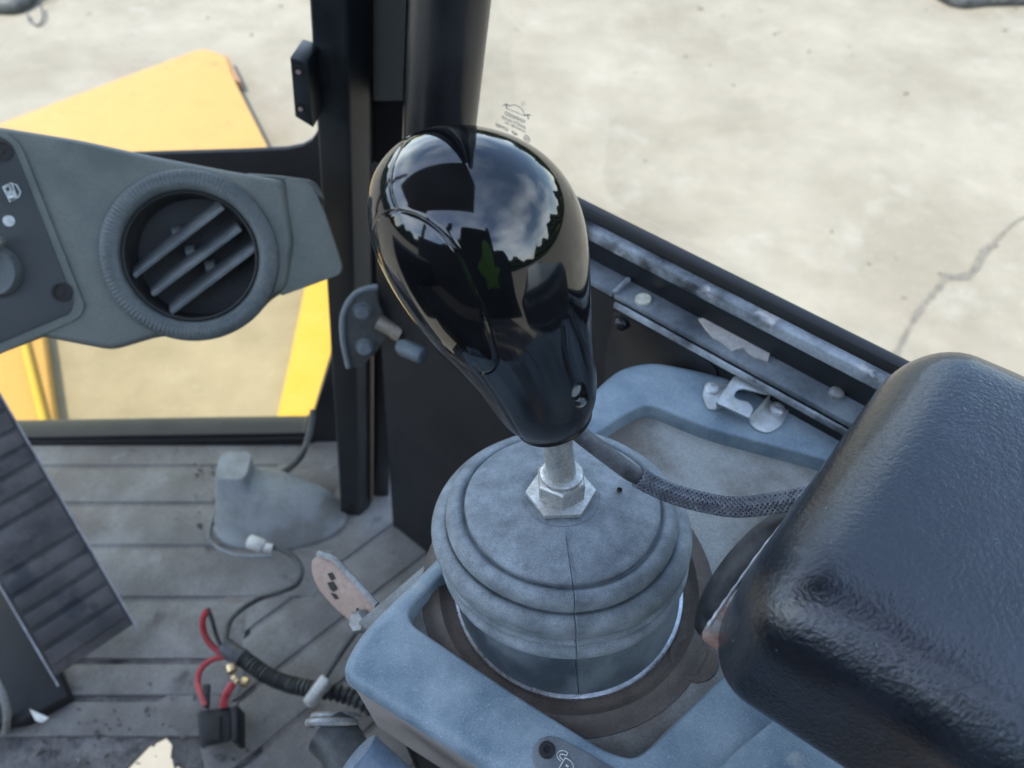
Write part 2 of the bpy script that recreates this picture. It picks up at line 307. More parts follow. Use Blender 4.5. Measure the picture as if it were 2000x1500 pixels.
WALLB = M('wall_black_paint', (.008, .009, .011), .42, dust=(.03, .03, .032), damt=.4, dscale=14, var=.2, spec=.35)
t = obj('cab_wall', *prism([rail(-.225, .268, -.02), rail(-.147, .268, .571), rail(SB, .268, .571), rail(SB, .268, -.02)], RN*.005), WALLB, smooth=False); tag(t, 'black cab side wall under the right window', kind='structure')
t = obj('shade_roof', *prism([V(-1.4, .52, 0), V(.02, .50, 0), V(.14, .10, 0), V(.12, -.42, 0), V(-1.4, -.42, 0)], (0, 0, .04)), LINER, base=(0, 0, 0), smooth=False); t.location.z = 1.5; tag(t, 'partial cab roof out of view, added to block the sun', kind='structure')  # unseen roof, cut to block the sun but let skylight in
t = obj('added_rear_wall', *box((-.3, -.8, .5), (.95, 0, 0), (0, .02, 0), (0, 0, .52)), BLACKM, smooth=False); tag(t, 'unseen rear wall added to darken the knob reflection', kind='structure')  # added behind the camera so the knob mirrors something dark
for x in (-1.08, -.35, .42):
    t = obj('added_rear_post', *box((x, -.8, 1.21), (.04, 0, 0), (0, .03, 0), (0, 0, .29)), BLACK, bevel=.006); tag(t, 'black post out of view, added for shade and the knob reflection', kind='structure')  # unseen posts added with the rear wall, for shade and reflection
t = thing('added_seat', (-.32, -.25, 0), 'black seat out of view, added to darken the knob reflection', 'seat')  # seat added off camera to hide bright ground from the knob
SEAT = M('added_seat_cloth', (.012, .012, .014), .9)
obj('cushion', *box((-.22, -.22, .36), (.22, 0, 0), (0, .20, 0), (0, 0, .06)), SEAT, t, bevel=.03, seg=4)
obj('backrest', *box((.09, -.52, .80), (.20, 0, 0), (0, .05, 0), (0, .0, .42)), SEAT, t, bevel=.04, seg=4)
obj('base', *box((-.32, -.22, .15), (.16, 0, 0), (0, .16, 0), (0, 0, .15)), BLACKM, t, bevel=.01)
t = obj('added_side_console', *box((-.66, -.22, .30), (.10, 0, 0), (0, .30, 0), (0, 0, .30)), BLACKM, bevel=.02); tag(t, 'dark side console out of view, added for the knob reflection', 'console')  # added unseen block that keeps the knob's left reflection dark
VEST = M('reflection_lime_cloth', (.13, .30, .03), .9)
vv_ = []
for i in range(13):
    a = math.pi*i/12; vv_.append(np.array([(.16+(.10+.010*math.sin(5*a)+.006*math.sin(3*b+a))*math.sin(a)*math.cos(b), -.47+(.06+.006*math.sin(4*b+3*a))*math.sin(a)*math.sin(b), .80+.24*math.cos(a)) for b in np.linspace(0, 2*np.pi, 24, endpoint=False)]) if 0 < i < 12 else np.array([(.16+.001*math.cos(b), -.47+.001*math.sin(b), .84+.19*math.cos(a)) for b in np.linspace(0, 2*np.pi, 24, endpoint=False)]))
t = obj('reflection_vest', *loft(vv_), VEST, auto=rad(80)); tag(t, 'unseen lime vest shape, added for the green reflection in the knob', 'vest')  # lime shape added off camera to give the knob a green reflection
# right window sill
t = thing('window_sill', rail(.1, .28, .57), 'worn black steel sill under the right window with chipped paint', 'window sill')
obj('gasket', *railbox(SA, SB, .2885, .296, .577, .601), RUBBER, t, bevel=.002)
obj('sill_strip', *railbox(SA, SB, .2814, .2883, .588, .5955), WORN, t, bevel=.0012)
obj('channel_face', *railbox(SA, SB, .2820, .2850, .5735, .5882), BLACK, t)
obj('ledge', *railbox(SA+.02, .045, .2672, .2832, .572, .5757), LEDGE, t, bevel=.0008)
obj('ledge', *railbox(.045, SB, .2680, .2832, .571, .5748), LEDGE, t, bevel=.0008)
obj('ledge_joint', *railbox(.0445, .0475, .2672, .2815, .5755, .5780), WORN, t, bevel=.001)
obj('lip', *railbox(.048, SB, .2643, .2662, .5685, .5725), WORN, t, bevel=.0007)
def zpatch(pts, z, th, m, nm, par, **k): return obj(nm, *prism([atz(x, y, z) for x, y in pts], (0, 0, -th)), m, par, **k)
zpatch(((1365, 622), (1388, 618), (1440, 645), (1488, 662), (1503, 690), (1500, 704), (1470, 694), (1452, 678), (1432, 684), (1412, 668), (1390, 655), (1378, 640)), .5760, .0015, BARE, 'bare_patch', t)
zpatch([(1256+16*math.cos(a), 583+11*math.sin(a)) for a in np.linspace(0, 6.28, 12, endpoint=False)], .5762, .0015, PUTTY, 'pale_spot', t)
v, f = lathe(atz(1632, 770, .5748), (0, 0, 1), [(.0035, -.001), (.0035, .002), (.0022, .003), (.0001, .003)], 12); obj('screw', v, f, GREYM, t)
# plate with bolt on wall
nW = -RN; P0 = rail(0, .2662, 0)
WP = lambda x, y: atp(x, y, P0, RN)
t = thing('wall_plate', WP(1230, 690), 'black plate with a domed bolt on the wall under the right window sill', 'mounting plate')
obj('plate', *prism(rounded([WP(1197, 604), WP(1290, 650), WP(1400, 720), WP(1390, 900), WP(1178, 900), WP(1180, 700)], .006), -nW*.0015), BLACK, t, bevel=.0008)
v, f = lathe(WP(1214, 630), nW, [(.0044, 0), (.0044, .001), (.0040, .0026), (.0026, .0038), (.0001, .0042)], 20); obj('bolt', v, f, BLACK, t)
# window panes
def paneobj(poly, vec, m, lab, nm='window_pane'):
    return tag(obj(nm, *prism(poly, vec), m, smooth=False), lab, 'window pane')
pr = paneobj([rail(-.101, .292, .59), rail(SB, .292, .59), rail(SB, .292, 1.5), rail(.066, .292, 1.5)], RN*.004, GLASS, 'clear right window pane above the sill, with a small etched stamp')
# etched stamp, on the inside of the pane (reads from outside)
ETCH = M('etched_stamp', (.16, .17, .155), .8, var=.2)
EP = rail(0, .2918, 0)
ec = atp(1006, 246, EP, RN); ppm = .427/FPX
ex, ey = -RR, V(0, 0, 1)
def epoint(px, py): return atp(px, py, EP, RN)
etch = []
etch.append(tube([epoint(993, 208), epoint(1005, 205), epoint(1018, 212), epoint(1026, 226)], .00022, 5))
etch.append(tube([epoint(990, 212), epoint(1008, 219), epoint(1026, 227)], .00018, 5))
for cx, cy in ((989, 206), (1031, 226)):
    for a in np.linspace(.3, 2.9, 5): etch.append(tube([epoint(cx, cy), epoint(cx+5*math.cos(a), cy-4*math.sin(a)), epoint(cx+8*math.cos(a), cy-3*math.sin(a)+2)], .00016, 4, 3))
    etch.append(tube([epoint(cx, cy), epoint(cx+1, cy+7)], .0003, 4, 3))
cc = epoint(1029, 271)
for rr_ in (.0022, .0017): etch.append(tube([cc+ex*rr_*math.cos(a)+ey*rr_*math.sin(a) for a in np.linspace(0, 2*np.pi, 17)], .00013, 5, 2))
v, f = merge(etch); obj('etched_emblem', v, f, ETCH, pr)
def text(body, size, loc, x, y, mat, parent, name, depth=.00008):
    cu = bpy.data.curves.new(name, 'FONT'); cu.body = body; cu.size = size; cu.align_x = 'CENTER'; cu.align_y = 'CENTER'; cu.extrude = depth; cu.resolution_u = 3
    o = bpy.data.objects.new(name, cu); COL.objects.link(o); dg = bpy.context.evaluated_depsgraph_get()
    me = bpy.data.meshes.new_from_object(o.evaluated_get(dg)); bpy.data.objects.remove(o)
    x, y = unit(x), unit(y); z = np.cross(x, y)
    vv = np.array([vt.co[:] for vt in me.vertices]); vv = np.asarray(loc)+vv@np.stack([x, y, z])
    return obj(name, vv, [p.vertices[:] for p in me.polygons], mat, parent, smooth=False)
for bd, sz, p in (('TEMPERED', .0032, (1006, 230)), ('SAFETY GLASS', .0027, (1003, 239)), ('LAMINATED  AS2', .0019, (1006, 248)), ('48P', .0030, (1005, 261)), ('07M00', .0034, (980, 249)), ('E2', .0022, (1029, 271))):
    text(bd, sz, epoint(*p), ex, ey, ETCH, pr, 'etched_text')
# front window frame (plane y = .6)
FY = .60
F_ = lambda x, y: aty(x, y, FY)
def fp(pts, th=.03): return prism([F_(*p) for p in pts], (0, th, 0))
t = thing('front_window_frame', (-.3, FY, 0), 'black front window frame bars behind the dashboard', 'window frame')
obj('middle_bar', *fp(((-300, 312), (100, 308), (310, 301), (480, 296), (560, 292), (590, 286), (608, 276), (618, 262), (624, 240), (700, 240), (700, 470), (-300, 470)), .006), BLACKM, t, bevel=.001)
obj('bottom_bar', *fp(((-300, 857), (60, 854), (300, 850), (592, 846), (604, 838), (646, 700), (640, 480), (700, 480), (700, 1010), (-300, 1010))), BLACK, t, bevel=.002)
obj('bottom_seal', *prism([aty(*p, FY-.004) for p in ((-300, 868), (300, 862), (600, 856), (600, 870), (300, 876), (-300, 882))], (0, .004, 0)), BLACKM, t)
obj('outer_post', *box((-1.0, .61, .75), (.04, 0, 0), (0, .03, 0), (0, 0, .75)), BLACK, t, bevel=.005)
paneobj([F_(-400, 380), F_(680, 380), aty(680, 100, FY)+V(0, 0, .9), aty(-400, 100, FY)+V(0, 0, .9)], (0, .004, 0), GLASS, 'clear upper front window pane above the dashboard').location.y += .012
paneobj([F_(-400, 900), F_(690, 900), F_(690, 440), F_(-400, 440)], (0, .004, 0), GLASSY, 'lower front window pane below the dashboard, tinted for yellow bounce light').location.y += .012
# corner pillar, leaning
def lean(z): return .142*(z-.6)
def pil(pts, z0, z1):
    return loft([np.array([(x+lean(z), y, z) for x, y in pts]) for z in (z0, z1)])
t = thing('corner_pillar', (-.19, .5, 0), 'tall black steel corner pillar between the front and right windows', 'pillar')
PILL = M('pillar_black_paint', (.007, .009, .011), .36, dust=(.030, .036, .039), damt=.5, dscale=16, dlo=.42, dhi=.7, var=.2, fine=300, bump=(400, .1, .001))
obj('front_tube', *pil([(-.133, .488), (-.1095, .486), (-.0965, .500), (-.0955, .545), (-.133, .545)], -.005, 1.5), PILL, t, bevel=.0022, seg=3)
obj('seal_strip', *pil([(-.0953, .508), (-.0740, .508), (-.0740, .530), (-.0953, .530)], .567, 1.5), M('grey_seal', (.075, .075, .068), .6, var=.1), t)
obj('seal_backing', *pil([(-.0953, .514), (-.0735, .514), (-.0735, .545), (-.0953, .545)], .30, .566), BLACK, t)
aa = np.linspace(math.pi, 2*math.pi, 14)
obj('outer_tube', *pil([(-.0735, .545), (-.0735, .515), (-.0665, .425), (-.0655, .412)] + [(-.0440+.0215*math.cos(a), .412+.024*math.sin(a)) for a in aa] + [(-.0225, .425), (-.045, .545)], .56, 1.5), BLACK, t, auto=rad(60))
obj('lower_flange', *pil([(-.0955, .515), (-.075, .515), (-.075, .53), (-.0955, .53)], -.004, .30), BLACK, t, bevel=.002)
obj('weld_bead', *tube([V(-.0955+lean(z), .498, z) for z in (.02, .15, .3)], .0022, 6), M('brown_bead', (.10, .07, .05), .5), t)
# block with two holes on the pillar
c = aty(588, 160, .478); t = thing('hinge_block', c, 'black steel block with two bolt holes on the left of the pillar', 'hinge block')
ya = .468
bx = [aty(566, 112, ya), aty(600, 122, ya), aty(612, 250, ya), aty(576, 228, ya)]
bl = [bx[0], bx[1], bx[2], bx[3]]
obj('block', *prism(bl, (0.004, .024, .0)), PILL, t, bevel=.0008)
for p in ((582, 138), (586, 211)):
    o_ = atp(*p, bx[0], np.cross(bx[1]-bx[0], bx[3]-bx[0])); n_ = unit(np.cross(bx[1]-bx[0], bx[3]-bx[0])); n_ = n_ if n_[1] < 0 else -n_
    v, f = lathe(o_, n_, [(.0034, -.0005), (.0034, .0006), (.0026, .0006), (.0024, -.0002), (.0001, -.0002)], 16); obj('bolt_hole', v, f, DARKHOLE, t)
    v, f = lathe(o_+V(0, 0, -.0009), n_, [(.0016, 0), (.0016, .0003), (.0001, .0004)], 12); obj('bolt', v, f, M('pinkish_bolt', (.42, .30, .28), .4, metal=.4), t)
# latch bracket
LP = aty(700, 640, .425); ln = unit((.30, -.85, .35))
Lq = lambda x, y: atp(x, y, LP, ln)
t = thing('latch_bracket', LP, 'rounded steel latch plate with two bolts and a striker pin on the pillar', 'latch bracket')
obj('plate', *prism(rounded([Lq(678, 712), Lq(668, 660), Lq(668, 615), Lq(685, 578), Lq(715, 560), Lq(760, 558), Lq(775, 590), Lq(765, 640), Lq(735, 690), Lq(700, 722)], .006), -ln*.006), M('bracket_metal', (.11, .11, .098), .5, dust=(.17, .17, .155), damt=.5, dscale=50), t, bevel=.0012)
LGR = M('light_bracket_grey', (.24, .27, .28), .5, dust=(.15, .15, .14), damt=.5, dscale=60)
obj('flange', *tube([Lq(680, 715)+ln*.002, Lq(669, 660)+ln*.002, Lq(670, 612)+ln*.002, Lq(690, 576)+ln*.002, Lq(720, 562)+ln*.002, Lq(765, 559)+ln*.002], .0024, 8), LGR, t)
for p in ((707, 606), (712, 676)):
    v, f = lathe(Lq(*p), ln, [(.0075, 0), (.0075, .002), (.006, .0022), (.006, .005), (.0045, .0065), (.0001, .0065)], 14); obj('bolt', v, f, LGR, t)
a = Lq(738, 628); d_ = unit(Lq(800, 650)-Lq(738, 628)+ln*.012)
v, f = lathe(a, d_, [(.0065, 0), (.0065, .014), (.0075, .015), (.0075, .021), (.0001, .021)], 16); obj('striker_pin', v, f, M('brassy_pin', (.36, .31, .24), .45, metal=.2), t)
a = att(782, 676, .545); v, f = lathe(a, unit(att(828, 696, .535)-a), [(.0001, -.002), (.0045, -.001), (.0062, .003), (.0062, .018), (.0048, .021), (.0001, .022)], 18); obj('roller', v, f, M('grey_roller', (.10, .125, .14), .5), t)

# ------------------------------------------------------------------ floor: mats, duct, pedal, wiring
t = thing('floor_mat', (-.4, .4, 0), 'dusty ribbed grey rubber floor mat in front of the pedal', 'floor mat')
ys = [.268, .300, .347, .3495+.036, .4425, .4995, .536, .575, .612]
MB_ = obj('base_sheet', *prism([V(-.93, .225, 0), V(-.20, .36, 0), V(-.10, .50, 0), V(-.10, .60, 0), V(-.93, .60, 0)], (0, 0, .0012)), MATRUB, t, smooth=False)
ys = [.22, .262, .302, .375, .4425, .503, .560, .598]
for i in range(len(ys)-1):
    y0, y1 = ys[i]+.003, ys[i+1]-.0035
    x1 = -.225 if y0 > .36 else -.30
    h = .0028+.0008*rng.uniform()+(.0012 if i % 2 else 0)
    obj('mat_rib', *prism([V(-.93, y0, 0), V(x1+rng.uniform(-.01, .01), y0, 0), V(x1+rng.uniform(-.012, .012), y1, 0), V(-.93, y1, 0)], (0, 0, h)), MATRUB, t, bevel=.0016, seg=3)
t = thing('floor_mat', (-.2, .3, 0), 'diagonally ribbed rubber mat beside the grey console', 'floor mat')
A0, B0 = atz(667, 1217, 0), atz(550, 1307, 0); dd = unit(A0-B0); nn = V(-dd[1], dd[0], 0)
obj('base_sheet', *prism([B0+dd*(-.12)-nn*.2, B0+dd*.3-nn*.2, B0+dd*.3+nn*.2, B0+dd*.07+nn*.2, B0-dd*.01+nn*.05], (0, 0, .0014)), MATRUB, t, smooth=False)
for i in range(-4, 4):
    o0 = B0+nn*(i*.060)
    a0 = -.13+.02*rng.uniform(); a1 = .32
    if i == 1: a0 = -.02
    if i >= 2: a0 = .06
    obj('mat_rib', *prism([o0+dd*a0+nn*.004, o0+dd*a1+nn*.004, o0+dd*a1+nn*.057, o0+dd*(a0+rng.uniform(-.02, .02))+nn*.057], (0, 0, .0034)), MATRUB, t, bevel=.0016, seg=3)
# dirt crumbs
cr = []
for k in range(260):
    p = atz(rng.uniform(60, 520), rng.uniform(1290, 1500), 0) if k % 3 else atz(rng.uniform(380, 480), rng.uniform(900, 1080), .006); s = rng.uniform(.0008, .003)
    q = rng.standard_normal((4, 3))*s; cr.append((p+q+V(0, 0, s), [(0, 1, 2), (0, 2, 3), (0, 1, 3), (1, 2, 3)]))
v, f = merge(cr); t = obj('dirt_crumbs', v, f, FLOORD, smooth=False); tag(t, 'crumbs of dirt scattered over the floor', kind='stuff')
# foot duct
t = thing('foot_duct', atz(540, 1020, 0), 'dusty pale foot heater duct shaped like a shoe on the floor', 'air duct')
rg = []
xl = atz(430, 1005, 0)[0]
for z, x0, x1, hd_ in ((0, -.002, .160, .040), (.008, -.004, .164, .044), (.014, -.003, .163, .044), (.016, .0, .159, .041), (.034, .001, .150, .039), (.050, .002, .128, .035), (.062, .003, .100, .031), (.071, .004, .072, .027), (.078, .005, .054, .024), (.084, .006, .0490, .022), (.104, .007, .0475, .021), (.107, .008, .0465, .020)):
    a = np.linspace(0, 2*np.pi, 40, endpoint=False); cx, hx = (x0+x1)/2, (x1-x0)/2; ee = .72 if z < .072 else .42
    rg.append(np.stack([xl+cx+np.sign(np.cos(a))*abs(np.cos(a))**ee*hx, .478+z*.42+np.sign(np.sin(a))*abs(np.sin(a))**(.8 if z < .072 else .45)*hd_*(1-.25*np.clip(np.cos(a), 0, 1)*(z < .06)), np.full(40, z*.60)], 1))
obj('duct_body', *loft(rg), DUCT, t, auto=rad(38))
obj('duct_rim', *tube([V(xl-.006, .50, .004), V(xl-.004, .455, .004), V(xl+.03, .432, .004), V(xl+.08, .430, .004)], .003, 6), DUCT, t)
t = obj('grey_cable', *tube([att(612, 800, .98), att(603, 850, .975), att(588, 890, .965), att(560, 918, .99), att(520, 936, 1.03), att(470, 950, 1.06)], .0042, 8), BLKW); tag(t, 'thin grey cable curving down the front frame to the foot duct', 'cable')
# pedal
p1, p2, p3 = atz(262, 1218, .035), atz(108, 1322, .035), atz(0, 770, .20)
pn_ = unit(np.cross(p1-p2, p3-p2)); pn_ = pn_ if pn_[2] > 0 else -pn_
PQ = lambda x, y: atp(x, y, p1, pn_)
t = thing('foot_pedal', PQ(150, 1250), 'long black ribbed foot pedal with worn bright steel edges', 'pedal')
e1, e2 = PQ(262, 1218), PQ(108, 1322); up_ = unit(PQ(0, 770)-e1); ac = e2-e1
Lp = np.linalg.norm(PQ(0, 770)-e1)+.12
obj('plate', *prism([e1, e2, e2+up_*Lp, e1+up_*Lp], -pn_*.012), PEDAL, t, bevel=.001)
acu = unit(ac); Wp = np.linalg.norm(ac)
k = 0; s = .012
rib0 = None
while s < Lp-.02:
    wdt = .0165*(1+.12*math.sin(k*2.1)) if k != 5 else .040
    q = [e1+acu*.003+up_*s, e1+acu*(Wp-.003)+up_*s, e1+acu*(Wp-.003)+up_*(s+wdt), e1+acu*.003+up_*(s+wdt)]
    obj('rib', *prism(q, pn_*.0028), PEDAL, t, bevel=.0012); s += wdt+.0052; k += 1
for e in (e1-acu*.0012, e2+acu*.0008):
    obj('edge_strip', *prism([e-up_*.01, e+acu*.0018-up_*.01, e+acu*.0018+up_*Lp, e+up_*Lp], pn_*.0012), STEELEDGE, t)
obj('pedal_base', *prism([atz(*p, 0) for p in ((-120, 1150), (60, 1150), (150, 1370), (60, 1420), (-120, 1440))], (0, 0, .02)), BLACKM, t, bevel=.004)
obj('side_arm', *tube([atz(-30, 1300, .05), atz(0, 1345, .045), atz(14, 1390, .03), atz(12, 1430, .005)], .004, 8), GREYM, t)
t = obj('paper_scrap', *prism([atz(*p, .024) for p in ((58, 1385), (96, 1402), (82, 1412), (70, 1408))], (0, 0, .0012)), WHITEC); tag(t, 'tiny white scrap lying beside the pedal base', 'scrap')
# wiring
t = thing('wiring_harness', atz(440, 1280, 0), 'loose wiring with red wires, corrugated conduit and black fuse holder on the floor', 'wiring harness')
j = atz(446, 1278, .045)
cp = catmull([atz(446, 1268, .045), atz(480, 1290, .045), atz(520, 1318, .045), atz(560, 1335, .045), atz(605, 1345, .05), atz(680, 1360, .05), atz(760, 1400, .05)], 30)
obj('conduit', *tube(cp, lambda u: .0078+.0012*np.sign(np.sin(u*2*np.pi*38)), 12, smooth=False), BLKW, t, auto=rad(30))
v, f = tube([atz(441, 1262, .045), atz(448, 1270, .045), atz(462, 1279, .045), atz(474, 1286, .045)], .0098, 14); obj('tape_wrap', v, f, SLEEVE, t)
obj('black_wire', *tube([j, atz(442, 1240, .04), atz(455, 1205, .035), atz(500, 1172, .03), atz(550, 1155, .03), atz(580, 1140, .03), atz(588, 1112, .03), atz(570, 1085, .03), atz(535, 1068, .03), atz(515, 1066, .03)], .0032, 8), BLKW, t)
v, f = tube([atz(488, 1058, .035), atz(500, 1062, .035), atz(512, 1067, .032)], .0085, 10); obj('plug', v, f, WHITEC, t)
v, f = tube([atz(512, 1067, .032), atz(522, 1070, .032), atz(532, 1072, .031)], .0055, 10); obj('plug', v, f, WHITEC, t)
obj('red_wire', *tube([atz(404, 1192, .085), atz(396, 1212, .075), atz(400, 1240, .06), atz(415, 1262, .05), atz(438, 1280, .045)], .0034, 8), REDW, t)
obj('red_wire', *tube([atz(440, 1282, .045), atz(412, 1290, .045), atz(392, 1308, .045), atz(386, 1335, .045), atz(392, 1355, .05), atz(402, 1378, .05)], .0031, 8), REDW, t)
obj('red_wire', *tube([atz(455, 1335, .055), atz(446, 1348, .055), atz(440, 1362, .05), atz(436, 1380, .045)], .0044, 8), REDW, t)
obj('black_wire', *tube([atz(406, 1188, .085), atz(414, 1210, .075), atz(424, 1245, .055), atz(440, 1278, .045)], .0022, 6), BLKW, t)
for p, q in (((450, 1300), (454, 1312)), ((456, 1330), (462, 1324)), ((474, 1330), (484, 1334))):
    v, f = tube([atz(*p, .055), (atz(*p, .055)+atz(*q, .055))/2, atz(*q, .055)], .0052, 10); obj('terminal', v, f, BRASS, t)
def q4(z): return [atz(*p, z) for p in ((386, 1390), (452, 1380), (452, 1448), (390, 1462))]
obj('fuse_holder', *loft([np.array(q4(.012)), np.array(q4(.045))]), RUBBER, t, bevel=.003)
obj('fuse_lid', *prism([atz(*p, .0455) for p in ((402, 1402), (432, 1398), (432, 1446), (402, 1450))], (0, 0, .003)), DARKHOLE, t, bevel=.001)
obj('fuse_clip', *prism([atz(*p, .046) for p in ((398, 1340), (412, 1338), (410, 1385), (402, 1386))], (0, 0, .006)), RUBBER, t, bevel=.001)
obj('fuse_wall', *prism([atz(*p, .046) for p in ((452, 1380), (464, 1376), (464, 1446), (452, 1448))], (0, 0, -.03)), RUBBER, t, bevel=.001)
cq = [atz(588, 1368, .06), atz(606, 1376, .06), atz(645, 1330, .075), atz(628, 1314, .075)]
obj('white_connector', *prism(cq, (0, 0, -.018)), WHITEC, t, bevel=.003)
obj('white_wire', *tube([atz(636, 1322, .07), atz(660, 1285, .08), atz(700, 1230, .09), atz(760, 1180, .09)], .003, 6), BLKW, t)
# tan lever plate
TP = att(670, 1160, .385); tn = unit((-.45, -.35, .75))
Tq = lambda x, y: atp(x, y, TP, tn)
t = thing('lever_plate', TP, 'tan painted lever plate with dark stamped marks beside the console corner', 'lever')
obj('plate', *prism(rounded([Tq(607, 1094), Tq(622, 1083), Tq(650, 1093), Tq(680, 1125), Tq(745, 1190), Tq(790, 1240), Tq(740, 1260), Tq(700, 1226), Tq(655, 1190), Tq(622, 1152), Tq(609, 1125)], .004), -tn*.003), TAN, t, bevel=.0008)
for q in (((640, 1120), (650, 1118), (656, 1130), (648, 1134)), ((640, 1138), (652, 1136), (660, 1150), (652, 1156), (645, 1150)), ((646, 1158), (656, 1160), (662, 1168), (656, 1171)), ((696, 1188), (700, 1187), (702, 1198), (698, 1199))):
    obj('stamped_mark', *prism([Tq(*p)+tn*.0002 for p in q], tn*.0002), DARKHOLE, t)
obj('edge_strip', *tube([Tq(622, 1081), Tq(652, 1092), Tq(672, 1112), Tq(736, 1182)], .0016, 6), GREYM, t)
v, f = lathe(Tq(708, 1214)-tn*.004, tn, [(.006, 0), (.006, .007), (.0045, .009), (.0001, .009)], 6); obj('bolt', v, f, GREYM, t)

# ------------------------------------------------------------------ dashboard with air vent
D0 = att(380, 490, .5); dn = unit((.2, -.72, .66))
Dq = lambda x, y: atp(x, y, D0, dn)
t = thing('dashboard', D0, 'grey plastic dashboard end with a round air vent and dark switch panel', 'dashboard')
oc = unit(np.cross(dn, [0, 0, 1])); ouv = np.cross(oc, dn)
body = rounded([Dq(*p) for p in ((-80, 235), (0, 247), (150, 271), (300, 304), (440, 331), (520, 345), (555, 352), (575, 470), (560, 565), (515, 590), (480, 628), (440, 650), (400, 662), (310, 658), (215, 686), (60, 656), (-80, 720))], .006)
def house(poly, c, rin):
    d2 = np.concatenate([np.linspace(poly[i], poly[(i+1) % len(poly)], 20, endpoint=False) for i in range(len(poly))])
    a = np.arctan2((d2-c)@ouv, (d2-c)@oc); r = np.linalg.norm(d2-c, axis=1); o = np.argsort(a); tt = np.linspace(-np.pi, np.pi, 240, endpoint=False)
    rr_ = np.interp(tt, a[o], r[o], period=2*np.pi)
    P = lambda q, h: c+np.outer(q*np.cos(tt), oc)+np.outer(q*np.sin(tt), ouv)+dn*h
    rg = [P(rr_, -.055)]+[P(rr_-.006*(1-math.cos(b)), -.006*(1-math.sin(b))) for b in np.linspace(0, math.pi/2, 6)]+[P(rr_*0+rin, 0), P(rr_*0+rin, -.05)]
    return loft(rg, cap=(False, False))
obj('housing', *house(body, Dq(374, 501), .050), DASH, t, auto=rad(70))
endc = rounded([Dq(*p)-dn*.004 for p in ((556, 347), (575, 347), (606, 356), (630, 405), (668, 520), (664, 536), (600, 560), (566, 572), (545, 580), (556, 500), (562, 440))], .006)
obj('end_panel', *prism(endc, -dn*.05), DASH, t, bevel=.005, seg=3)
obj('end_ledge', *prism([Dq(*p)-dn*.02 for p in ((470, 330), (540, 335), (600, 343), (616, 350), (632, 384), (560, 372), (480, 345))], -dn*.02), DASH, t, bevel=.003)
fpl = rounded([Dq(*p)+dn*.0001 for p in ((-80, 255), (8, 268), (30, 288), (148, 590), (140, 612), (-80, 705))], .004)
obj('bezel', *prism([p for p in rounded([Dq(*p) for p in ((-80, 248), (14, 258), (44, 286), (168, 598), (156, 622), (-80, 728))], .004)], dn*.0018), DASH, t, bevel=.0012)
fc = obj('switch_panel', *prism([p+dn*.0018 for p in fpl], dn*.0008), DASHD, t, bevel=.0004)
for p in ((125, 571), (8, 296)):
    v, f = lathe(Dq(*p)+dn*.0026, dn, [(.0062, 0), (.0062, .0012), (.0048, .0014), (.0044, .0004), (.0018, .0004), (.0014, .001), (.0001, .001)], 18); obj('screw', v, f, DARKHOLE, fc)
v, f = lathe(Dq(-8, 530)+dn*.0026, dn, [(.0165, 0), (.0165, .006), (.0150, .009), (.0001, .009)], 32); dl = obj('dial', v, f, VENT, fc)
obj('dial_grip', *prism([Dq(*p)+dn*.0116 for p in ((-40, 500), (22, 462), (34, 474), (-30, 545))], dn*.008), DASH, t, bevel=.002)
v, f = lathe(Dq(21, 432)+dn*.0026, dn, [(.0034, 0), (.0034, .0003), (.0001, .0003)], 20); obj('white_dot', v, f, WHITEP, fc)
def dstroke(pts, r=.0005): return tube([Dq(*p)+dn*.0029 for p in pts], r, 5, smooth=False)
v, f = merge([dstroke(((10, 366), (26, 358), (38, 388), (24, 395), (10, 366))), dstroke(((12, 368), (22, 363), (26, 373), (17, 377), (12, 368)), .0007), dstroke(((27, 360), (36, 362), (44, 376), (40, 386), (36, 388))), dstroke(((20, 380), (30, 376), (36, 388)), .0012), dstroke(((21, 386), (32, 384)), .0014)])
obj('fuel_symbol', v, f, WHITEP, fc)
SLAT = M('vent_slat_plastic', (.10, .112, .115), .4, dust=(.22, .23, .225), damt=.6, dscale=40, var=.15)
# vent
vc = Dq(374, 501); R_ = .0575
nseg = 120*4
ang = np.linspace(0, 2*np.pi, nseg, endpoint=False)
vu, vw = oc, ouv
mod = np.where((np.arange(nseg) % 4) < 2, 1., 0.)
def ringpts(r, h, dep=0): return vc+np.outer((r-.6*dep*mod)*np.cos(ang), vu)+np.outer((r-.6*dep*mod)*np.sin(ang), vw)+np.outer(h-dep*mod*.8, dn)
vent = obj('air_vent', *loft([ringpts(r, h, d) for r, h, d in ((.0548, -.002, 0), (.0548, .002, 0), (.0543, .0036, .0), (.0537, .0042, .0002), (.0515, .0056, .0004), (.0488, .0062, .0004), (.0460, .0058, .0004), (.0440, .0048, .0002), (.0428, .0036, 0), (.0420, .002, 0), (.0415, -.02, 0), (.041, -.045, 0))], cap=(False, True)), VENT, t, auto=rad(35))
v, f = lathe(vc+dn*.001, dn, [(.0434, 0), (.0434, .003), (.0418, .0035), (.0410, .001), (.0405, -.02)], 60); 
obj('barrel', *loft([vc+dn*h+np.outer(r*np.cos(ang[::8]), vu)+np.outer(r*np.sin(ang[::8]), vw) for r, h in ((.0416, .0022), (.0408, .0030), (.0398, .002), (.0390, -.028), (.001, -.030))], cap=(False, True)), M('vent_barrel', (.02, .021, .022), .6, dust=(.035, .03, .02), damt=.6, dscale=40), vent)
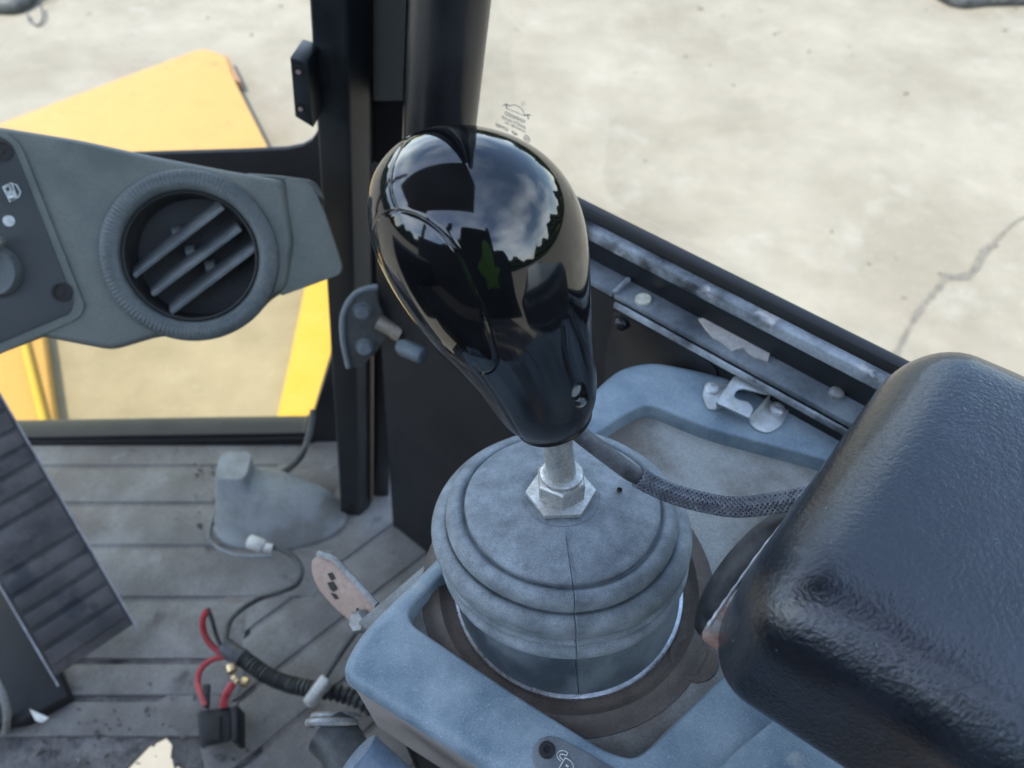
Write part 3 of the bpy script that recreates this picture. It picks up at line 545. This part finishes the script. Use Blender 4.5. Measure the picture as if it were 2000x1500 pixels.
for a, b in (((262, 540), (436, 405)), ((298, 576), (470, 447)), ((334, 611), (501, 484))):
    A, B = Dq(*a)-dn*.000, Dq(*b)-dn*.000; dr = unit(B-A); sd = unit(np.cross(dn, dr))
    tl = unit(sd*.45-dn)
    obj('slat', *box((A+B)/2+tl*.008, (B-A)/2, tl*.009, np.cross(dr, tl)*.0014), SLAT, vent, bevel=.0005)
for p in ((335, 452), (362, 490), (402, 522)):
    A = Dq(*p)-dn*.020; v, f = lathe(A, vu, [(.005, -.003), (.005, .003), (.003, .003), (.003, -.003)], 10); obj('slat_link', v, f, VENT, vent)

# ------------------------------------------------------------------ console
ZR, ZT = .5595, .551
t = CT = thing('console', atz(1000, 1250, .5), 'dusty blue grey right hand control console with a recessed tray', 'console')
outer_px = [(655, 1316), (700, 1231), (850, 1085), (1010, 915), (1165, 750), (1208, 712), (1272, 698), (1340, 710), (1460, 738), (1600, 770), (1700, 796), (1950, 850), (2150, 1300), (1900, 1760), (1300, 1712), (955, 1504)]
inner_px = [(783, 1205), (850, 1138), (1000, 985), (1130, 870), (1225, 806), (1262, 789), (1300, 802), (1380, 836), (1500, 868), (1620, 899), (1740, 960), (1750, 1010), (1409, 1325), (1270, 1462), (1238, 1482), (1185, 1468), (1000, 1352)]
NN = 260
def resample(poly, c):
    P = rounded(poly, .012, 8); q = np.concatenate([P, P[:1]]); res = []
    dense = np.concatenate([np.linspace(q[i], q[i+1], 24, endpoint=False) for i in range(len(P))])
    a = np.arctan2(dense[:, 1]-c[1], dense[:, 0]-c[0]); o = np.argsort(a); a, d = a[o], dense[o]
    aa_ = np.concatenate([a-2*np.pi, a, a+2*np.pi]); dd_ = np.concatenate([d, d, d]); tt = np.linspace(-np.pi, np.pi, NN, endpoint=False)
    return np.stack([np.interp(tt, aa_, dd_[:, i]) for i in range(3)], 1)
cc0 = atz(1230, 1110, ZR)
Oo = resample([atz(*p, ZR) for p in outer_px], cc0); Ii = resample([atz(*p, ZR) for p in inner_px], cc0)
def inset(P, d):
    T = np.roll(P, -1, 0)-np.roll(P, 1, 0); n = np.stack([-T[:, 1], T[:, 0], 0*T[:, 0]], 1); n /= np.linalg.norm(n, axis=1)[:, None]+1e-9
    return P+n*d
dz = lambda P, h: P+V(0, 0, h)
rings = [dz(Oo, -.05*0-.0065)]
for a in np.linspace(0, math.pi/2, 6): rings.append(dz(inset(Oo, .0065*(1-math.cos(a))), -.0065*(1-math.sin(a))))
rings = rings[1:]
for a in np.linspace(0, math.pi/2, 4): rings.append(dz(inset(Ii, -.0014*(1-math.sin(a))), -.0014*(1-math.cos(a))))
rings += [dz(inset(Ii, .0012), ZT-ZR-.001)]
obj('top_frame', *loft(rings, cap=(False, False)), CONS, t, auto=rad(60))
sk = [dz(inset(Oo, .0004), -.0066), dz(inset(Oo, .0015), -.012), dz(inset(Oo, .003), -.074), dz(inset(Oo, .006), -.078), dz(inset(Oo, .03), -.0785)]
obj('side_skirt', *loft(sk, cap=(False, False)), CONSBOUNCE, t, auto=rad(50))
lw = [dz(inset(Oo, .012), -.075), dz(inset(Oo, .014), -.5)]
obj('lower_shell', *loft(lw, cap=(False, False)), BLACKM, t)
zc = [atz(*p, ZT) for p in ((700, 1215), (1255, 740), (1900, 880), (1900, 1050), (1450, 1400), (1250, 1560), (1100, 1500))]
obj('tray', *prism([p-V(0, 0, 0) for p in zc], (0, 0, -.003)), TRAY, t, smooth=False)
BC = V(.0246, .1453, ZT)
v, f = lathe(BC, (0, 0, 1), [(.0645, -.0004), (.0642, .0006), (.0612, .0010), (.0592, .0030), (.0565, .0034), (.0545, .0012), (.0525, .0001)], 90); obj('boot_seat', v, f, TRAYRIM, t)
# slightly raised block on the right part of the frame
obj('raised_block', *prism(rounded([atz(*p, ZR+.0001) for p in ((1400, 1500), (1540, 1385), (1900, 1100), (2100, 1300), (1800, 1800), (1300, 1700))], .01), (0, 0, .007)), CONS, t, bevel=.005, seg=4)
# latch striker
lk = thing('hook', (0, 0, 0), 'x', 'x'); bpy.data.objects.remove(lk)
ST = M('pressed_steel', (.50, .53, .54), .38, metal=.55, dust=(.40, .39, .34), damt=.6, dscale=110, dlo=.45, dhi=.65, var=.12)
st = obj('latch_striker', *prism(rounded([atz(*p, ZR+.0014) for p in ((1371, 770), (1378, 752), (1395, 745), (1440, 752), (1425, 790), (1400, 800), (1383, 799))], .003), (0, 0, -.0013)), ST, t, bevel=.0005)
def stp(pts, z, th=.0013, r=.0015): return prism(rounded([atz(*p, z) for p in pts], r), (0, 0, -th))
obj('bridge', *stp(((1434, 733), (1512, 751), (1506, 770), (1492, 768), (1476, 764), (1452, 758), (1438, 762), (1434, 774), (1442, 780), (1462, 784), (1472, 797), (1464, 816), (1399, 786)), ZR+.0075), ST, st, bevel=.0005)
obj('tab', *stp(((1512, 754), (1547, 775), (1547, 792), (1524, 834), (1498, 846), (1472, 836), (1462, 818), (1490, 790), (1500, 765)), ZR+.0014, r=.003), ST, st, bevel=.0005)
A, B = [atz(*p, ZR+.007) for p in ((1505, 768), (1464, 815))], [atz(*p, ZR+.0012) for p in ((1478, 822), (1510, 772))]
obj('web', *prism([A[0], A[1], B[0], B[1]], (0, 0, -.0012)), ST, st)
A, B = [atz(*p, ZR+.007) for p in ((1436, 734), (1399, 786))], [atz(*p, ZR+.0012) for p in ((1402, 792), (1436, 748))]
obj('web', *prism([A[0], A[1], B[0], B[1]], (0, 0, -.0012)), ST, st)
for p in ((1391, 759), (1517, 799)):
    v, f = lathe(atz(*p, ZR+.0014), (0, 0, 1), [(.0042, 0), (.0040, .0010), (.0028, .0020), (.0012, .0021), (.0011, .0012), (.0001, .0012)], 18); obj('screw', v, f, ST, st)
# decal plate with padlock
dpz = ZR+.0006
dp = [atz(*p, dpz) for p in ((1040, 1478), (1042, 1458), (1054, 1443), (1072, 1437), (1092, 1441), (1125, 1458), (1250, 1528), (1200, 1600), (1062, 1530), (1046, 1508))]
dec = obj('label_plate', *prism(dp, (0, 0, -.0006)), M('label_grey', (.085, .095, .11), .5, dust=(.17, .185, .2), damt=.7, dscale=70, var=.25, fine=1500, speck=((.35, .36, .37), 1800, .62, .72, .4)), t, bevel=.0004)
v, f = lathe(atz(1068, 1465, dpz), (0, 0, 1), [(.0031, -.0003), (.0031, .0006), (.0026, .0012), (.0014, .0012), (.0012, .0004), (.0001, .0004)], 20); obj('screw', v, f, BLACKM, dec)
def zst(pts, r=.00022): return tube([atz(*p, dpz+.0002) for p in pts], r, 6, 5)
def zsl(pts, r=.00022): return tube([atz(*p, dpz+.0002) for p in pts], r, 6, smooth=False)
v, f = merge([zst(((1095, 1487), (1089, 1479), (1088, 1472), (1093, 1467), (1101, 1466), (1109, 1470))), zsl(((1109, 1470), (1106, 1476))), zst(((1106, 1476), (1099, 1473), (1094, 1474), (1094, 1479), (1099, 1484))), zsl(((1092, 1500), (1104, 1480))), zst(((1104, 1480), (1114, 1486), (1119, 1494), (1120, 1503), (1114, 1515))), zsl(((1092, 1500), (1090, 1506), (1110, 1520))), zst(((1105, 1494), (1108, 1496), (1110, 1498)), .0004)])
obj('padlock_symbol', v, f, WHITEP, dec)
# things under the console corner
t = thing('hose_clamp', atz(645, 1405, .44), 'grey ring clamp on a hose under the console corner', 'hose clamp')
c = att(648, 1412, .40)
for k, off in enumerate((0, .009)):
    obj('ring', *tube([c+V(-.009*math.cos(a)*1.3, off*.6-.007*math.sin(a)*.3, .010*math.sin(a)-off) for a in np.linspace(-.4, 3.5, 9)], .0022, 8), GREYM, t)
obj('hose', *tube([att(640, 1430, .40), att(668, 1460, .395), att(690, 1520, .39), att(700, 1600, .39)], .0125, 14), BLKW, t)
t = obj('lower_cover', *tube([att(696, 1470, .305), att(704, 1478, .305), att(722, 1496, .305), att(760, 1530, .305), att(820, 1590, .305)], lambda u: .0095*np.sqrt(np.clip(1-np.clip((.16-u)/.17, 0, 1)**2, .02, 1)), 20), BLUEP); tag(t, 'blue grey rounded plastic cover just below the console corner', 'cover')

# ------------------------------------------------------------------ control lever: boot, nut, rod
CL = thing('control_lever', BC, 'glossy black egg shaped joystick on a dusty ribbed rubber boot', 'joystick')
hk = [0, .041, .0533, .061, .0676]; ck = np.array([(.0246, .1453, 0), (.0200, .1530, .0408), (.0194, .1510, .0530), (.0193, .1500, .0610), (.0183, .1497, .0676)])
def bcen(h): return np.array([np.interp(h, hk, ck[:, 0]), np.interp(h, hk, ck[:, 1]), ZT+np.interp(h, hk, ck[:, 2])])
def btilt(h): return .2*min(max(h-.012, 0)/.026, 1)
prof = [(.0440, .0235), (.0445, .0245), (.0462, .0252), (.0492, .0267), (.0508, .0275), (.0516, .0292), (.0510, .0310), (.0494, .0318), (.0482, .0321), (.0482, .0324), (.0496, .0331), (.0507, .0338), (.0508, .0346), (.0498, .0353), (.0478, .0357), (.0474, .0360), (.0494, .0367), (.0514, .0378), (.0521, .0398), (.0521, .0420), (.0516, .0446), (.0504, .0468), (.0488, .0487), (.0470, .0497), (.0456, .0498), (.0447, .0490), (.0441, .0490), (.0443, .0502), (.0450, .0524), (.0450, .0550), (.0441, .0578), (.0424, .0599), (.0404, .0608), (.0389, .0603), (.0380, .0592), (.0374, .0592), (.0373, .0604), (.0372, .0618), (.0362, .0630), (.0340, .0639), (.0290, .0651), (.0230, .0662), (.0180, .0669), (.0150, .0673), (.0148, .0676), (.0146, .0682), (.0120, .0683), (.004, .0684)]
# smooth the profile
pr_ = catmull([V(r, h, 0) for r, h in prof], 3)
ph0 = math.atan2(-1, .05)
A_ = list(np.linspace(0, 2*np.pi, 160, endpoint=False)); A_ = [a for a in A_ if abs((a-ph0+np.pi) % (2*np.pi)-np.pi) > .03]
A_ = sorted([a % (2*np.pi) for a in A_]+[(ph0+d) % (2*np.pi) for d in (-.022, -.010, -.004, 0, .006, .014, .024)])
A_ = np.array(A_); dA = (A_-ph0+np.pi) % (2*np.pi)-np.pi
seam = np.where(np.abs(dA) < .003, -.0007, 0)+np.where((dA > .004) & (dA < .016), .00035, 0)+np.where((dA < -.008) & (dA > -.012), .00012, 0)
rings = []
for r, h, _ in pr_:
    c = bcen(h); ti = btilt(h); n = unit((0, math.tan(ti), 1)); u = V(1, 0, 0); w_ = np.cross(n, u)
    k = min(1, max(r-.016, 0)/.005)
    sag = 1+.004*np.sin(3*A_+h*90)+.003*np.sin(5*A_-h*200)
    rr = r*sag; q = c+np.outer(rr*np.cos(A_), u)+np.outer(rr*np.sin(A_), w_)
    nd = np.outer(np.cos(A_), u)+np.outer(np.sin(A_), w_)
    q += (nd*.7+n*.7)*(seam*k)[:, None]; rings.append(q)
obj('boot', *loft(rings, cap=(False, True)), BOOT, CL, auto=rad(75))
SKIRT = M('boot_skirt_rubber', (.036, .046, .056), .42, dust=(.13, .155, .17), damt=.8, dscale=34, dlo=.44, dhi=.64, var=.2, fine=1200, speck=((.3, .31, .32), 2400, .66, .74, .4), bump=(2500, .06, .0004))
rs = []
for r, h in ((.0489, .0010), (.0485, .005), (.0477, .011), (.0468, .017), (.0460, .022), (.0452, .026)):
    q = bcen(h)+np.stack([r*np.cos(A_), r*np.sin(A_), 0*A_], 1); nd = np.stack([np.cos(A_), np.sin(A_), 0*A_], 1); rs.append(q+nd*(seam*.8)[:, None])
obj('boot_skirt', *loft(rs, cap=(False, False)), SKIRT, CL, auto=rad(75))
v, f = lathe(BC, (.0, 0, 1), [(.0486, .0005), (.0498, .0006), (.0502, .0014), (.0498, .0023), (.0489, .0025)], 96); obj('clamp_ring', v, f, CHROME, CL)
v, f = lathe(BC+V(0, 0, .0), (0, 0, 1), [(.0135, .0), (.0135, .0)], 8)
tl = .2; an = unit((-.02, math.tan(tl)*.75, 1)); nb = bcen(.0676)
hp = np.linspace(0, 2*np.pi, 6, endpoint=False)+.55
def hexr(r, h, n=6, c=nb): 
    u = unit(np.cross([0, 1, 0], an)); w_ = np.cross(an, u); return c+an*h+np.outer(r*np.cos(hp), u)+np.outer(r*np.sin(hp), w_)
hp = hp+.5236
obj('hex_washer', *loft([hexr(.0132, .0008), hexr(.0134, .0012), hexr(.0132, .0030)]), ZINC, CL, bevel=.0004)
hp = hp-.5236
obj('nut', *loft([hexr(.0094, .0031), hexr(.0096, .0034), hexr(.0096, .0100), hexr(.0088, .0112)]), ZINC, CL, bevel=.0004)
v, f = lathe(nb, an, [(.0078, .0105), (.0078, .0128), (.0070, .0134), (.0062, .0134)], 32); obj('collar', v, f, ZINC, CL)
KB = V(.01449, .15551, .65737)
rt = nb+an*.0128
v, f = tube([rt, (rt+KB)/2, KB+V(0, 0, .004)], .0054, 20, 3); obj('rod', v, f, ZINC, CL)
v, f = lathe(nb+V(.0225, .003, -.0008), (0, .2, 1), [(.0011, -.0004), (.0011, .0002), (.0008, .0003), (.0006, -.0004), (.0001, -.0004)], 12); obj('vent_dimple', v, f, DARKHOLE, CL)

# knob: turned egg with parting grooves
kp = [0.01449, 0.15551, 0.65737, -0.02197, 0.16942, 0.75868, 0.01152, 0.01808, 0.02072, 0.0246, 0.0283, 0.03005, 0.02924, 0.00265, 7.19022]
Kc = np.array([0, .15, .3, .45, .6, .8, 1.]); Vi = np.linalg.inv(np.vander(Kc, 7, increasing=True))
ns, nph = 520, 680
ss = 1-(1-np.linspace(0, 1, ns))**1.7; phi = np.linspace(0, 2*np.pi, nph, endpoint=False)
B_ = np.array(kp[:3]); Tp = np.array(kp[3:6]); axv = Tp-B_; La = np.linalg.norm(axv); an_ = axv/La
uu = unit(np.cross(an_, CAM-(B_+Tp)/2)); ww = np.cross(an_, uu)
rr = (np.vander(ss, 7, increasing=True)@(Vi@np.array(kp[6:13])))*np.sqrt(np.clip(1-ss**kp[14], 0, 1))
rr = np.maximum(rr, .0136*np.sqrt(np.clip(ss/.008, 0, 1))*(ss < .2)); rr[-1] = 1e-5
rr[0] = .0125
cen = B_+axv*ss[:, None]+uu*(kp[13]*4*ss*(1-ss))[:, None]
G = cen[:, None, :]+rr[:, None, None]*(np.cos(phi)[None, :, None]*uu+np.sin(phi)[None, :, None]*ww)
KT = np.array([(870, 243), (800, 262), (760, 290), (735, 325), (720, 370), (715, 420), (722, 460), (735, 500), (760, 558), (810, 632), (860, 692), (910, 742), (935, 765), (960, 798), (985, 835), (1012, 852), (1040, 865), (1070, 869), (1100, 868), (1130, 856), (1150, 835), (1163, 805), (1168, 775), (1162, 720), (1158, 660), (1155, 600), (1153, 540), (1150, 480), (1140, 420), (1125, 380), (1110, 350), (1085, 320), (1055, 292), (1010, 268), (970, 254), (930, 246)], float)
kc_ = np.array([960, 540.]); nb_ = 120
def radial(q):
    v_ = q-kc_; b_ = ((np.arctan2(v_[:, 1], v_[:, 0])+np.pi)/(2*np.pi)*nb_).astype(int) % nb_; o_ = np.zeros(nb_); np.maximum.at(o_, b_, np.hypot(v_[:, 0], v_[:, 1])); return o_
kd_ = np.concatenate([np.linspace(KT[i], KT[(i+1) % len(KT)], 60, endpoint=False) for i in range(len(KT))])
for it in range(2):
    q_ = project(G.reshape(-1, 3)); kf = radial(kd_)/radial(q_)
    kw = np.exp(-.5*(np.arange(-14, 15)/4.5)**2); kw /= kw.sum(); kf = np.convolve(np.concatenate([kf[-14:], kf, kf[:14]]), kw, 'valid')
    v_ = q_-kc_; al = (np.arctan2(v_[:, 1], v_[:, 0])+np.pi)/(2*np.pi)*nb_-.5
    kk_ = np.interp(al, np.arange(-1, nb_+1), np.concatenate([kf[-1:], kf, kf[:1]]))-1
    dd_ = (((G.reshape(-1, 3)-CAM)@CF)/FPX)[:, None]*kk_[:, None]
    G = (G.reshape(-1, 3)+dd_*(v_[:, :1]*CR-v_[:, 1:]*CU)).reshape(G.shape)
cen = G.mean(1)
du = np.roll(G, -1, 1)-np.roll(G, 1, 1); dv = np.gradient(G, axis=0); Nn = np.cross(du, dv); Nn /= np.linalg.norm(Nn, axis=2, keepdims=True)+1e-12
outw = np.sign(np.sum(Nn*(G-cen[:, None, :]), axis=2, keepdims=True)); outw[outw == 0] = 1; Nn *= outw
P2 = project(G.reshape(-1, 3)).reshape(ns, nph, 2); dep = ((G-CAM)@CF)
facing = np.sum(Nn*(CAM-G), axis=2) > -.002
def cm2(pts): return catmull([V(*p, 0) for p in pts], 10)[:, :2]
s_cover = cm2([(728, 446), (736, 430), (755, 417), (778, 412), (812, 420), (848, 442), (882, 474), (906, 512), (926, 560), (945, 610), (958, 650), (967, 695), (966, 716), (955, 727), (938, 728), (925, 715)])
s_cap = cm2([(838, 240), (815, 250), (790, 275), (770, 312), (762, 350), (766, 385), (777, 412)])
s_part = cm2([(938, 728), (958, 757), (985, 800), (1008, 838), (1024, 864)])
def pdist(poly):
    d = np.full((ns, nph), 1e9)
    for i in range(len(poly)-1):
        a, b = poly[i], poly[i+1]; ab = b-a; tt = np.clip(((P2-a)@ab)/(ab@ab+1e-9), 0, 1); q = P2-a-tt[..., None]*ab; d = np.minimum(d, np.hypot(q[..., 0], q[..., 1]))
    return np.where(facing, d*dep/FPX, 1.)
disp = np.zeros((ns, nph))
for poly, w_, dp_ in ((s_cover, .00036, .00020), (s_cap, .00034, .00016), (s_part, .00038, .00028)):
    d = pdist(poly); disp -= dp_*np.exp(-(d/w_)**2); disp += .00002*np.exp(-((d-.0011)/.0005)**2)
# screw hole
hd = np.hypot(*(np.moveaxis(P2-np.array([1134, 772]), -1, 0)/np.array([[[15]], [[22]]]))); hd = np.where(facing, hd, 9)
disp -= .0028*(1/(1+np.exp((hd-1)*20)))
def inpoly(poly, pts):
    x, y = pts[..., 0], pts[..., 1]; r = np.zeros(x.shape, bool); n = len(poly)
    for i in range(n):
        (x1, y1), (x2, y2) = poly[i], poly[i-1]
        c = ((y1 > y) != (y2 > y)) & (x < (x2-x1)*(y-y1)/(y2-y1+1e-12)+x1); r ^= c
    return r
inc = inpoly(list(s_cover)+[(600, 780), (600, 470)], P2) & facing
inb = inpoly(list(s_cap)+[(760, 416), (740, 426), (728, 446), (640, 440), (640, 200), (830, 200)], P2) & facing
G2 = G+Nn*disp[..., None]
verts = G2.reshape(-1, 3)
cls = np.where(inc, 1, np.where(inb, 2, np.where(ss[:, None] < .27+.03*np.sin(phi*2+.6)[None, :], 0, 0)))
fi, fj = np.meshgrid(np.arange(ns-1), np.arange(nph), indexing='ij'); fj2 = (fj+1) % nph
quads = np.stack([fi*nph+fj, fi*nph+fj2, (fi+1)*nph+fj2, (fi+1)*nph+fj], -1).reshape(-1, 4); fc_ = cls[:-1].reshape(-1)
def submesh(name, sel, mat, parent, capbottom=False):
    q = quads[sel]; idx, inv = np.unique(q, return_inverse=True); q = inv.reshape(-1, 4); vv = verts[idx]
    fs = q.tolist()
    if capbottom:
        n0 = len(vv); r0 = verts[:nph]; vv = np.concatenate([vv, B_+an_*.0005+(r0-B_)*.82, B_+an_*.006+(r0-B_)*.80]); m0 = {v: i for i, v in enumerate(idx[:nph])}
        for j in range(nph):
            k = (j+1) % nph; fs.append((j, n0+j, n0+k, k)); fs.append((n0+j, n0+nph+j, n0+nph+k, n0+k))
        fs.append(tuple(n0+nph+j for j in range(nph)))
    return obj(name, vv, fs, mat, parent, auto=rad(80))
kn = submesh('knob', fc_ == 0, KNOB, CL, True)
submesh('front_cover', fc_ == 1, KNOB, kn); submesh('thumb_cap', fc_ == 2, KNOB, kn)
i0 = np.unravel_index(np.argmin(np.where(facing, np.hypot(P2[..., 0]-1134, P2[..., 1]-772), 1e9)), (ns, nph))
v, f = lathe(G[i0]-Nn[i0]*.0025+uu*.0004, Nn[i0], [(.0021, -.0004), (.0021, .0002), (.0001, .0003)], 20); obj('set_screw', v, f, M('dull_screw', (.12, .13, .13), .6, dust=(.3, .31, .3), damt=.6, dscale=300), kn)
# cable
path = [att(1120, 838, .262), att(1138, 852, .262), att(1182, 886, .264), att(1240, 928, .266), att(1290, 955, .268), att(1345, 974, .268), att(1430, 990, .264), att(1510, 983, .258), att(1580, 970, .252), att(1680, 940, .245)]
cp = catmull(path, 24); kk = 24*3+6
cb = obj('cable', *tube(cp, .0027, 12, smooth=False), SLEEVE, CL)
obj('heat_shrink', *tube(cp[:kk], lambda u: .0031-.0005*np.clip((u-.9)/.1, 0, 1), 16, smooth=False), SLEEVE, cb)
bp = cp[kk-3:]; T, U_, W_ = frames(bp); Lc = np.concatenate([[0], np.cumsum(np.linalg.norm(np.diff(bp, axis=0), axis=1))])
st_ = []; nst = 12
lq = np.linspace(0, Lc[-1], 260)
bpi = np.stack([np.interp(lq, Lc, bp[:, i]) for i in range(3)], 1); Ui = np.stack([np.interp(lq, Lc, U_[:, i]) for i in range(3)], 1); Wi = np.stack([np.interp(lq, Lc, W_[:, i]) for i in range(3)], 1)
for sgn in (1, -1):
    for k in range(nst):
        a = sgn*lq/.021*2*np.pi+k*2*np.pi/nst
        rad_ =   .0032+.00032*np.sin(a*sgn*0+lq/.021*2*np.pi*nst/2*1.0+(k*math.pi if sgn > 0 else k*math.pi+math.pi))
        st_.append(tube(bpi+Ui*(rad_*np.cos(a))[:, None]+Wi*(rad_*np.sin(a))[:, None],   .0005, 4, smooth=False))
v, f = merge(st_); obj('braided_sleeve', v, f, BRAID, cb, auto=rad(80))

# ------------------------------------------------------------------ armrest
t = AR = thing('armrest', (.1, .1, .65), 'thick black grained leather armrest pad over the console', 'armrest')
A1, B1 = V(.0566, .0768, 0), V(.1250, .1564, 0); eV = unit(B1-A1); eU = unit((.84, -.54, 0)); Wd = np.linalg.norm(B1-A1)
eU = unit(eU-eV*np.dot(eU, eV)*.4)
LA = .33
def softbox(z0, z1, r, k=10):
    # rounded box with crowned top in (u,v,z)
    nu, nv = 70, 44; rg = []
    def supere(m):   # closed section around v,z
        a = np.linspace(0, 2*np.pi, m, endpoint=False); return a
    m = 96; out = []
    hv, hz = Wd/2+.006, (z1-z0)/2
    # section polyline as rounded rectangle param
    def sect(hv, hz, r):
        pts = []
        for cx, cz, a0 in ((hv-r, hz-r, 0), (-hv+r, hz-r, math.pi/2), (-hv+r, -hz+r*.5, math.pi), (hv-r, -hz+r*.5, 1.5*math.pi)):
            rr_ = r if cz > 0 else r*.5
            cx2 = cx if cz > 0 else math.copysign(hv-rr_, cx)
            for a in np.linspace(a0, a0+math.pi/2, k): pts.append((cx2+rr_*math.cos(a), cz+rr_*math.sin(a)))
        P = np.array(pts); q = np.concatenate([P, P[:1]]); L = np.concatenate([[0], np.cumsum(np.hypot(*np.diff(q, axis=0).T))])
        tt = np.linspace(0, L[-1], 160, endpoint=False); return np.stack([np.interp(tt, L, q[:, 0]), np.interp(tt, L, q[:, 1])], 1)
    S = sect(hv, hz, r); re = .018
    us = [0]+[re*(1-math.cos(a)) for a in np.linspace(.15, math.pi/2, 12)]+list(np.linspace(re+.006, LA, 40))
    c0 = (A1+B1)/2-eU*.004+V(0, 0, (z0+z1)/2)
    for u in us:
        sh = re-math.sqrt(max(re*re-(re-min(u, re))**2, 0)) if u < re else 0
        sc_v, sc_z = (hv-sh)/hv, (hz-sh)/hz
        x = S*np.array([sc_v, sc_z]); crown = .0022*(1-(S[:, 0]/hv)**2)*(S[:, 1] > 0)*min(1, u/.02)
        rg.append(c0+eU*u+np.outer(x[:, 0], eV)+np.outer(x[:, 1]+crown, V(0, 0, 1)))
    return loft(rg)
obj('pad', *softbox(.6445, .7050, .0200), LEATHER, AR, auto=rad(80))
# metal base plate and piping on the end
RUSTM = M('chipped_metal', (.30, .28, .26), .4, metal=.5, dust=(.28, .15, .11), damt=.8, dscale=160, dlo=.45, dhi=.6)
zp = .668
e0, e1_ = A1-eU*.0052+eV*.004, B1-eU*.0052-eV*.002
obj('piping', *tube([e0-eV*.001+V(0, 0, zp-.006), e0+eV*.010+V(0, 0, zp-.002), e0+eV*.03+V(0, 0, zp-.0012), e0+eV*.052+eU*.0012+V(0, 0, zp-.001)], lambda u: .00065-.00045*u+.0001*np.sin(u*60), 8, 14), STEELEDGE, AR)
obj('base_plate', *prism(rounded([e0-eV*.003-eU*.0008, e0+eV*.016-eU*.0008, e0+eV*.016+eU*.02, e0-eV*.003+eU*.02], .003)+V(0, 0, .6555), (0, 0, .0035)), RUSTM, AR, bevel=.0008)
hp_ = [att(1640, 985, .262), att(1520, 1040, .266), att(1462, 1090, .270), att(1422, 1140, .276), att(1398, 1185, .283), att(1388, 1222, .292)]
t = obj('armrest_hose', *tube(hp_, .0062, 14), HOSE); tag(t, 'dark rubber hose curving from under the armrest into the tray', 'hose')
v, f = lathe(hp_[-1]*V(1, 1, 0)+V(0, 0, ZT), (0, 0, 1), [(.0105, -.0006), (.0100, .0010), (.0080, .0014), (.0066, .0002)], 24); obj('hose_hole', v, f, TRAYRIM, CT)
